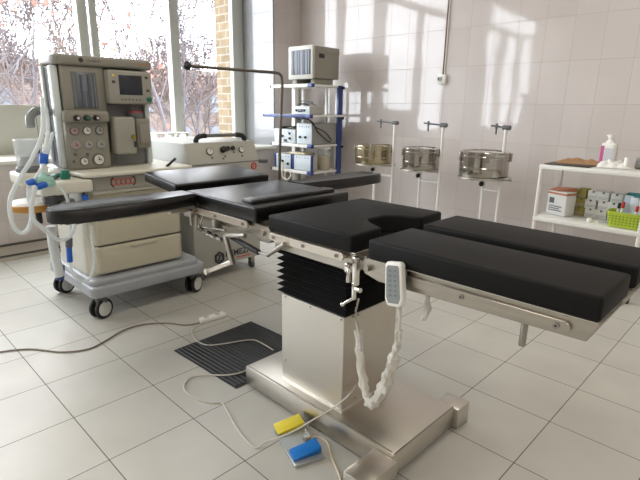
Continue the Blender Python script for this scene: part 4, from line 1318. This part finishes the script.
m = M(); m.tube([(-4.33, 3.80, 0.60), (-4.32, 3.77, 0.52), (-4.30, 3.76, 0.44), (-4.22, 3.76, 0.42), (-4.16, 3.76, 0.47), (-4.20, 3.77, 0.52), (-4.27, 3.77, 0.49), (-4.26, 3.77, 0.40)], 0.009, 8, 6)
tag(m.build('coiled_tube', cable_white, org=(-4.3, 3.77, 0.5)), 'white coiled tube hanging from the device with blue edges on the rack', 'cable')
m = M(); m.cyl((-4.70, 3.70, 0.60), (-4.58, 3.76, 0.60), 0.022, n=14, bev=0.004); m.cyl((-4.76, 3.67, 0.60), (-4.70, 3.70, 0.60), 0.03, n=14)
tag(m.build('wall_pipe', grey_dark, org=(-4.76, 3.67, 0.60)), 'short dark pipe stub on the wall under the window sill beside the rack', 'pipe')

# ================================================================ DRUM STANDS AND DRUMS
def stand(xl, xr, ytop, zdr, r, xarm, label):
    """two-legged white stand with top arm, drum ring on the lower leg"""
    Y0 = 3.80
    t = thing('drum_stand', ((xl + xr) / 2, Y0, 0), label, 'stand', None)
    m = M()
    m.tube([(xr, Y0, 0.03), (xr, Y0, ytop)], 0.0125, 12)
    m.build('post', white_enamel, t)
    m = M(); m.tube([(xl, Y0, 0.03), (xl, Y0, zdr - 0.01)], 0.0125, 12); m.build('post', white_enamel, t)
    for zc in (zdr - 0.09, 0.12):
        M().cyl((xl, Y0, zc), (xr, Y0, zc), 0.010, n=10).build('cross_bar', white_enamel, t)
    m = M(); m.tube([(xl, Y0 - 0.2, 0.014), (xl, Y0, 0.03), (xl, Y0 + 0.2, 0.014)], 0.012, 10); m.tube([(xr, Y0 - 0.2, 0.014), (xr, Y0, 0.03), (xr, Y0 + 0.2, 0.014)], 0.012, 10); m.build('foot', white_enamel, t)
    m = M(); m.sphere((xl - 0.0, Y0 - 0.035, zdr - 0.045), 0.021); m.cyl((xl, Y0, zdr - 0.045), (xl, Y0 - 0.03, zdr - 0.045), 0.008); m.build('knob', black_plastic, t)
    m = M(); m.cyl((xr - 0.028, Y0, ytop), (xr + 0.035, Y0, ytop), 0.019, n=14, bev=0.004)
    m.build('top_joint', grey_dark, t)
    m = M(); m.cyl((xarm, Y0, ytop + 0.012), (xr, Y0, ytop), 0.008, n=10)
    m.cyl((xarm + 0.045, Y0, ytop + 0.03), (xarm + 0.045, Y0, ytop - 0.015), 0.010, n=10)
    m.cyl((xarm + 0.045, Y0, ytop - 0.015), (xarm + 0.045, Y0, ytop - 0.055), 0.007, n=10)
    m.build('lid_arm', grey_dark, t)
    m = M()
    m.tube([(xl + (r + 0.012) * math.cos(a), Y0 + (r + 0.012) * math.sin(a), zdr + 0.008) for a in [2 * PI * i / 28 for i in range(29)]], 0.005, 6, caps=False)
    m.cyl((xl - r - 0.02, Y0 - 0.02, zdr), (xl + r + 0.03, Y0 + 0.02, zdr), 0.006)
    m.cyl((xl, Y0 - r - 0.012, zdr + 0.002), (xl, Y0 + r + 0.012, zdr + 0.002), 0.006)
    m.build('drum_ring', dull_steel, t)
    return t
def drum(x, z, r, h, mat, label):
    Y0 = 3.80
    d = thing('steriliser_drum', (x, Y0, z), label, 'drum', None)
    m = M()
    m.lathe([(0, z), (r - 0.004, z), (r, z + 0.006), (r, z + h * 0.32), (r + 0.003, z + h * 0.34), (r + 0.003, z + h * 0.38), (r, z + h * 0.40), (r, z + h * 0.74), (0, z + h * 0.74)], (x, Y0, 0), 40)
    m.build('body', mat, d)
    m = M()
    m.lathe([(r + 0.001, z + h * 0.72), (r + 0.005, z + h * 0.72), (r + 0.005, z + h * 0.80), (r + 0.008, z + h * 0.82), (r + 0.005, z + h * 0.84), (r + 0.005, z + h - 0.006), (r + 0.0, z + h), (r - 0.012, z + h), (r - 0.02, z + h - 0.008), (0.04, z + h - 0.002), (0, z + h)], (x, Y0, 0), 40)
    m.build('lid', mat, d)
    m = M()
    for a in (-2.3, -1.0, 0.25):
        c, s = math.cos(a), math.sin(a)
        m.obox((x + (r + 0.010) * c, Y0 + (r + 0.010) * s, z + h * 0.80), (0.016, 0.03, h * 0.34), (0, 0, a), 0.003)
    m.build('latch', dull_steel, d)
    m = M(); m.tube([(x - 0.04, Y0 - 0.01, z + h - 0.002), (x - 0.035, Y0 - 0.01, z + h + 0.010), (x + 0.035, Y0 + 0.01, z + h + 0.010), (x + 0.04, Y0 + 0.01, z + h - 0.002)], 0.004, 8, 3); m.build('lid_handle', dull_steel, d)
    return d
stand(-2.975, -2.762, 1.105, 0.700, 0.185, -2.97, 'white two-legged drum stand nearest the equipment rack')
stand(-2.452, -2.252, 1.10, 0.694, 0.165, -2.447, 'white two-legged drum stand in the middle of the three by the back wall')
stand(-1.838, -1.695, 1.10, 0.690, 0.195, -1.82, 'white two-legged drum stand nearest the white trolley')
drum(-2.990, 0.715, 0.185, 0.175, drum_gold, 'goldish metal steriliser drum on the stand nearest the equipment rack')
drum(-2.452, 0.709, 0.165, 0.190, drum_steel, 'shiny steel steriliser drum on the middle stand')
drum(-1.850, 0.705, 0.195, 0.205, drum_steel, 'large shiny steel steriliser drum on the stand nearest the white trolley')

# ================================================================ WHITE TROLLEY
tr = thing('shelf_trolley', (-0.97, 3.79, 0), 'white metal trolley with two shelves against the back wall at the right', 'trolley')
TX0, TX1, TY0, TY1 = -1.325, -0.638, 3.58, 4.04
ZT, ZS = 0.862, 0.487
for z, nm in ((ZT, 'top_shelf'), (ZS, 'lower_shelf')):
    m = M(); m.box(TX0 + 0.004, TX1 - 0.004, TY0 + 0.004, TY1 - 0.004, z - 0.020, z - 0.003, 0.002)
    m.box(TX0, TX1, TY0, TY0 + 0.02, z - 0.028, z, 0.003); m.box(TX0, TX1, TY1 - 0.02, TY1, z - 0.028, z, 0.003)
    m.box(TX0 + 0.0005, TX0 + 0.02, TY0 + 0.001, TY1 - 0.001, z - 0.027, z - 0.0005, 0.003); m.box(TX1 - 0.02, TX1 - 0.0005, TY0 + 0.001, TY1 - 0.001, z - 0.027, z - 0.0005, 0.003)
    m.build(nm, white_enamel, tr)
for xx in (TX0 + 0.012, TX1 - 0.012):
    for yy in (TY0 + 0.012, TY1 - 0.012):
        M().cyl((xx, yy, 0.075), (xx, yy, ZT - 0.004), 0.0125, n=12).build('leg', white_enamel, tr)
for xx in (TX0 + 0.012, TX1 - 0.012):
    for yy in (TY0 + 0.012, TY1 - 0.012):
        m = M(); m.cyl((xx - 0.012, yy, 0.036), (xx + 0.012, yy, 0.036), 0.036, n=18, bev=0.004); m.cyl((xx, yy, 0.04), (xx, yy, 0.09), 0.008)
        m.build('caster', black_rubber, tr)
# things on the top shelf
def blob_sheet(name, cx, cy, z, wx, wy, h, seed, mat, label, cat, rot=0.0, n=22):
    m = M(); t = bmesh.new()
    g = []
    for i in range(n + 1):
        row = []
        for j in range(n + 1):
            u, v = i / n - 0.5, j / n - 0.5
            e = max(0, 1 - (2 * abs(u)) ** 4) * max(0, 1 - (2 * abs(v)) ** 4)
            zz = h * e * (0.45 + 0.75 * abs(noise.noise(Vector((u * 5 + seed, v * 5, seed)))) + 0.2 * noise.noise(Vector((u * 14, v * 14, seed + 3))))
            x = u * wx + 0.012 * noise.noise(Vector((v * 6, seed, 1.0))); y = v * wy + 0.012 * noise.noise(Vector((u * 6, seed, 5.0)))
            row.append(t.verts.new((cx + x * math.cos(rot) - y * math.sin(rot), cy + x * math.sin(rot) + y * math.cos(rot), z + 0.003 + zz)))
        g.append(row)
    for i in range(n):
        for j in range(n):
            t.faces.new((g[i][j], g[i + 1][j], g[i + 1][j + 1], g[i][j + 1]))
    ext = bmesh.ops.extrude_face_region(t, geom=t.faces[:])
    for v in ext['geom']:
        if isinstance(v, bmesh.types.BMVert):
            v.co.z = z + 0.0006
    m.take(t)
    return tag(m.build(name, mat, org=(cx, cy, z)), label, cat)
blob_sheet('paper_packet', -1.165, 3.90, ZT, 0.30, 0.26, 0.034, 2.2, kraft, 'crumpled brown paper packets lying on the left of the trolley top', 'paper', 0.1)
m = M(); m.box(-1.315, -1.02, 3.64, 3.86, ZT, ZT + 0.006, 0.001)
tag(m.build('dark_sheet', pbr('dark_sheet', (70, 60, 52), rough=0.6), org=(-1.2, 3.75, ZT)), 'thin dark folder edge under the brown paper on the trolley top', 'folder')
blob_sheet('white_cloth', -0.92, 3.83, ZT, 0.20, 0.20, 0.050, 7.7, paper, 'crumpled white wrap lying in front of the bottle on the trolley top', 'cloth', 0.3)
bt = thing('antiseptic_bottle', (-0.995, 3.96, ZT), 'white bottle with a pink label strip standing on the trolley top', 'bottle')
m = M()
m.prism(rrect(-1.043, -0.947, 3.93, 3.99, 0.022), ZT, ZT + 0.155, 0.012, 3)
m.build('bottle_body', white_plastic, bt)
m = M(); m.lathe([(0.030, 0.150), (0.026, 0.165), (0.014, 0.178), (0.014, 0.19), (0, 0.19)], (-0.995, 3.96, ZT), 20); m.lathe([(0.019, 0.185), (0.019, 0.212), (0, 0.214)], (-0.995, 3.96, ZT), 20); m.box(-1.025, -0.993, 3.955, 3.965, ZT + 0.20, ZT + 0.21, 0.002)
m.build('cap', white_plastic, bt)
M().box(-1.041, -1.019, 3.9285, 3.9315, ZT + 0.015, ZT + 0.135).build('label_strip', pink, bt)
M().box(-1.015, -0.960, 3.9285, 3.9315, ZT + 0.03, ZT + 0.12).build('label_print', pbr('label_grey', (196, 200, 206), rough=0.5), bt)
m = M(); m.cyl((-0.835, 3.78, ZT), (-0.835, 3.78, ZT + 0.075), 0.014, n=16, bev=0.003); b2 = m.build('tube', white_plastic, org=(-0.835, 3.78, ZT)); tag(b2, 'small white plastic tube standing at the front of the trolley top', 'tube')
sb = thing('steel_box', (-0.72, 3.93, ZT), 'flat steel instrument box with ridges at the right end of the trolley top', 'box')
m = M(); m.box(-0.80, -0.65, 3.85, 4.02, ZT, ZT + 0.075, 0.008); m.build('body', pbr('box_grey', (150, 148, 144), rough=0.35, metal=0.7), sb)
m = M()
for k in range(5):
    m.box(-0.797, -0.653, 3.844, 3.851, ZT + 0.012 + k * 0.013, ZT + 0.018 + k * 0.013, 0.001)
m.build('ridge', dull_steel, sb)
# things on the lower shelf
mb_ = thing('medicine_box', (-1.215, 3.80, ZS), 'upright white carton with torn orange taped top at the left of the lower trolley shelf', 'box')
MB = T(-1.215, 3.80, ZS) @ Matrix.Rotation(math.radians(-20), 4, 'Z')
m = M(); m.box(-0.08, 0.08, -0.05, 0.05, 0, 0.175, 0.004, 2, MB); m.build('carton', carton, mb_)
m = M(); m.box(-0.0815, 0.0815, -0.0515, 0.0515, 0.150, 0.166, 0.003, 2, MB); m.prism([(-0.08, -0.05), (0.0, -0.05), (0.08, 0.05), (-0.08, 0.05)], 0.174, 0.19, 0, 1, MB, [0.178, 0.183, 0.205, 0.195]); m.build('torn_flap', orange_tape, mb_)
m = M(); m.box(-0.06, -0.02, -0.0525, -0.050, 0.085, 0.125, 0, 1, MB); m.box(-0.06, 0.05, -0.0525, -0.050, 0.03, 0.036, 0, 1, MB); m.box(-0.06, 0.03, -0.0525, -0.050, 0.045, 0.051, 0, 1, MB); m.box(-0.06, 0.05, -0.0525, -0.050, 0.06, 0.066, 0, 1, MB); m.build('print', grey_dark, mb_)
# small cartons in stacks
cw, ch, cd = 0.074, 0.064, 0.12
stacks = [(-1.105, 3.93, 3, 'olive'), (-1.028, 3.92, 3, 'white'), (-0.951, 3.91, 3, 'white'), (-0.872, 3.90, 3, 'white')]
rows = ['bottom', 'second', 'top']
where = ['stack beside the torn carton', 'stack next to the olive ones', 'stack second from the teal boxes', 'stack beside the teal boxes']
for si, (sx, sy, n, kind) in enumerate(stacks):
    for k in range(n):
        z = ZS - 0.002 + k * (ch + 0.001)
        ox = 0.006 * math.sin(si * 3 + k * 2.1)
        cname = 'small_carton'
        if kind == 'olive':
            lab = ('olive small carton, %s of the %s' % (rows[k], where[si])); mat_ = carton_olive
        else:
            lab = ('small white carton, %s of the %s' % (rows[k], where[si])); mat_ = carton
        ct = thing(cname, (sx + ox, sy, z), lab, 'box', 'small cartons on the lower trolley shelf')
        M().box(sx + ox - cw / 2 + 0.001, sx + ox + cw / 2 - 0.001, sy - cd / 2, sy + cd / 2, z, z + ch, 0.002).build('carton', mat_, ct)
        m = M(); m.cyl((sx + ox, sy - cd / 2 - 0.0008, z + ch - 0.006), (sx + ox, sy - cd / 2 + 0.003, z + ch - 0.006), 0.008, n=12); m.build('thumb_notch', grey_dark, ct)
        m = M(); m.box(sx + ox - 0.03, sx + ox + 0.02, sy - cd / 2 - 0.0008, sy - cd / 2 + 0.001, z + 0.012, z + 0.016); m.box(sx + ox - 0.03, sx + ox + 0.03, sy - cd / 2 - 0.0008, sy - cd / 2 + 0.001, z + 0.022, z + 0.026); m.build('print', grey_paint, ct)
for k, (x, y, h, rz) in enumerate(((-0.80, 3.97, 0.195, 0.0), (-0.78, 3.90, 0.18, 0.05))):
    m = M(); m.obox((x + 0.03, y, ZS + h / 2), (0.13, 0.03, h), (0, 0, rz), 0.003)
    tag(m.build('teal_folder', teal_card, org=(x, y, ZS)), ('rear' if k == 0 else 'front') + ' one of two teal card boxes behind the green basket', 'box')
bk = thing('plastic_basket', (-0.76, 3.70, ZS), 'lime green perforated plastic basket on the lower trolley shelf', 'basket')
BX0, BX1, BY0, BY1 = -0.865, -0.645, 3.635, 3.77
m = M(); t = bmesh.new()
def bring(o, z):
    return [t.verts.new((x, y, z)) for x, y in rrect(BX0 - o, BX1 + o, BY0 - o * 0.6, BY1 + o * 0.6, 0.03, 4)]
zz0 = ZS + 0.002
rr_ = [bring(-0.012, zz0), bring(0.004, zz0 + 0.095), bring(0.008, zz0 + 0.10), bring(0.006, zz0 + 0.102), bring(0.0, zz0 + 0.097), bring(-0.015, zz0 + 0.006)]
for a, b in zip(rr_, rr_[1:]):
    for k in range(len(a)):
        t.faces.new((a[k], a[(k + 1) % len(a)], b[(k + 1) % len(a)], b[k]))
t.faces.new(rr_[0][::-1]); t.faces.new(rr_[-1])
m.take(t)
m.build('basket_shell', lime, bk)
m = M()
for r_ in range(4):
    for c_ in range(9):
        xx = BX0 + 0.018 + c_ * 0.021
        zz = zz0 + 0.02 + r_ * 0.018
        m.cyl((xx, BY0 - 0.003 + 0.0009 - 0.001 * r_ + 0.004, zz), (xx, BY0 - 0.0045 - 0.0012 * r_ + 0.004, zz), 0.0045, n=6)
m.build('hole_pattern', pbr('lime_dark', (112, 136, 40), rough=0.5), bk)
items = [('bottle', (-0.825, 3.71), 0.155, 0.012, black_plastic, 'black marker standing at the left in the green basket'),
         ('syringe', (-0.80, 3.70), 0.165, 0.012, red, 'red capped tube standing in the green basket'),
         ('syringe', (-0.715, 3.69), 0.150, 0.012, red, 'second red capped tube further right in the green basket')]
for nm, (x, y), h, r, mt_, lb in items:
    o = thing('marker_pen', (x, y, ZS), lb, 'marker')
    m = M(); m.cyl((x, y, ZS + 0.008), (x + 0.008, y, ZS + h * 0.75), r * 0.7, n=12); m.build('barrel', white_plastic, o)
    m = M(); m.cyl((x + 0.008, y, ZS + h * 0.75), (x + 0.0105, y, ZS + h), r * 0.8, n=12, bev=0.002); m.build('cap', mt_, o)
for k, (x, y, h, rz, mt_) in enumerate(((-0.775, 3.73, 0.20, 0.2, pbr('pouch_a', (188, 204, 222), rough=0.4)), (-0.735, 3.725, 0.19, -0.15, pbr('pouch_b', (206, 214, 224), rough=0.4)), (-0.68, 3.72, 0.18, 0.1, pbr('pouch_c', (216, 220, 224), rough=0.4)))):
    m = M(); m.obox((x, y, ZS + 0.008 + h / 2), (0.05, 0.012, h), (0, 0.06 - 0.05 * k, rz), 0.004)
    tag(m.build('pouch', mt_, org=(x, y, ZS)), ['bluish plastic pouch, leftmost of three in the green basket', 'pale pouch in the middle of the green basket', 'white pouch at the right end of the green basket'][k], 'pouch', None)
m = M(); m.cyl((-0.975, 3.68, ZS - 0.004), (-0.975, 3.68, ZS + 0.03), 0.016, n=14, bev=0.004); m.cyl((-0.955, 3.695, ZS), (-0.92, 3.70, ZS + 0.004), 0.010)
tag(m.build('vial', white_plastic, org=(-0.975, 3.68, ZS)), 'tiny white vial in front of the small cartons on the lower trolley shelf', 'vial')

# ================================================================ WALL SOCKET AND CONDUIT, SILL ITEMS
ws = thing('wall_socket', (-2.678, 4.46, 1.52), 'small white wall socket at the end of a vertical conduit on the tiled back wall', 'socket')
m = M(); m.box(-2.73, -2.645, 4.425, 4.458, 1.475, 1.565, 0.008, 3); m.build('socket_box', white_plastic, ws)
m = M(); m.cyl((-2.705, 4.428, 1.522), (-2.705, 4.405, 1.522), 0.024, n=20, bev=0.003); m.mi = 1; m.cyl((-2.705, 4.406, 1.522), (-2.705, 4.403, 1.522), 0.010, n=12); m.build('socket_cap', pbr('socket_grey', (176, 176, 172), rough=0.4), ws, extra=(ink,))
m = M(); m.tube([(-2.686, 4.45, 1.56), (-2.684, 4.45, 2.4), (-2.684, 4.45, 3.69)], 0.008, 8)
m.mi = 1
m.tube([(-2.672, 4.452, 1.56), (-2.670, 4.452, 3.69)], 0.006, 8)
m.build('conduit', conduit_mat, ws, extra=(white_enamel,))
st = thing('sill_stand', (-5.08, 2.78, SILL), 'low white slotted stand on the window sill behind the compressor', 'stand')
m = M(); m.box(-5.18, -4.98, 2.56, 2.98, SILL + 0.16, SILL + 0.175, 0.003); m.build('top_plate', white_plastic, st)
for yy in (2.58, 2.77, 2.96):
    M().box(-5.17, -4.99, yy - 0.008, yy + 0.008, SILL, SILL + 0.161, 0.002).build('leg', white_plastic, st)
m = M(); m.box(-5.17, -4.99, 2.575, 2.965, SILL + 0.10, SILL + 0.108); m.build('middle_plate', white_plastic, st)
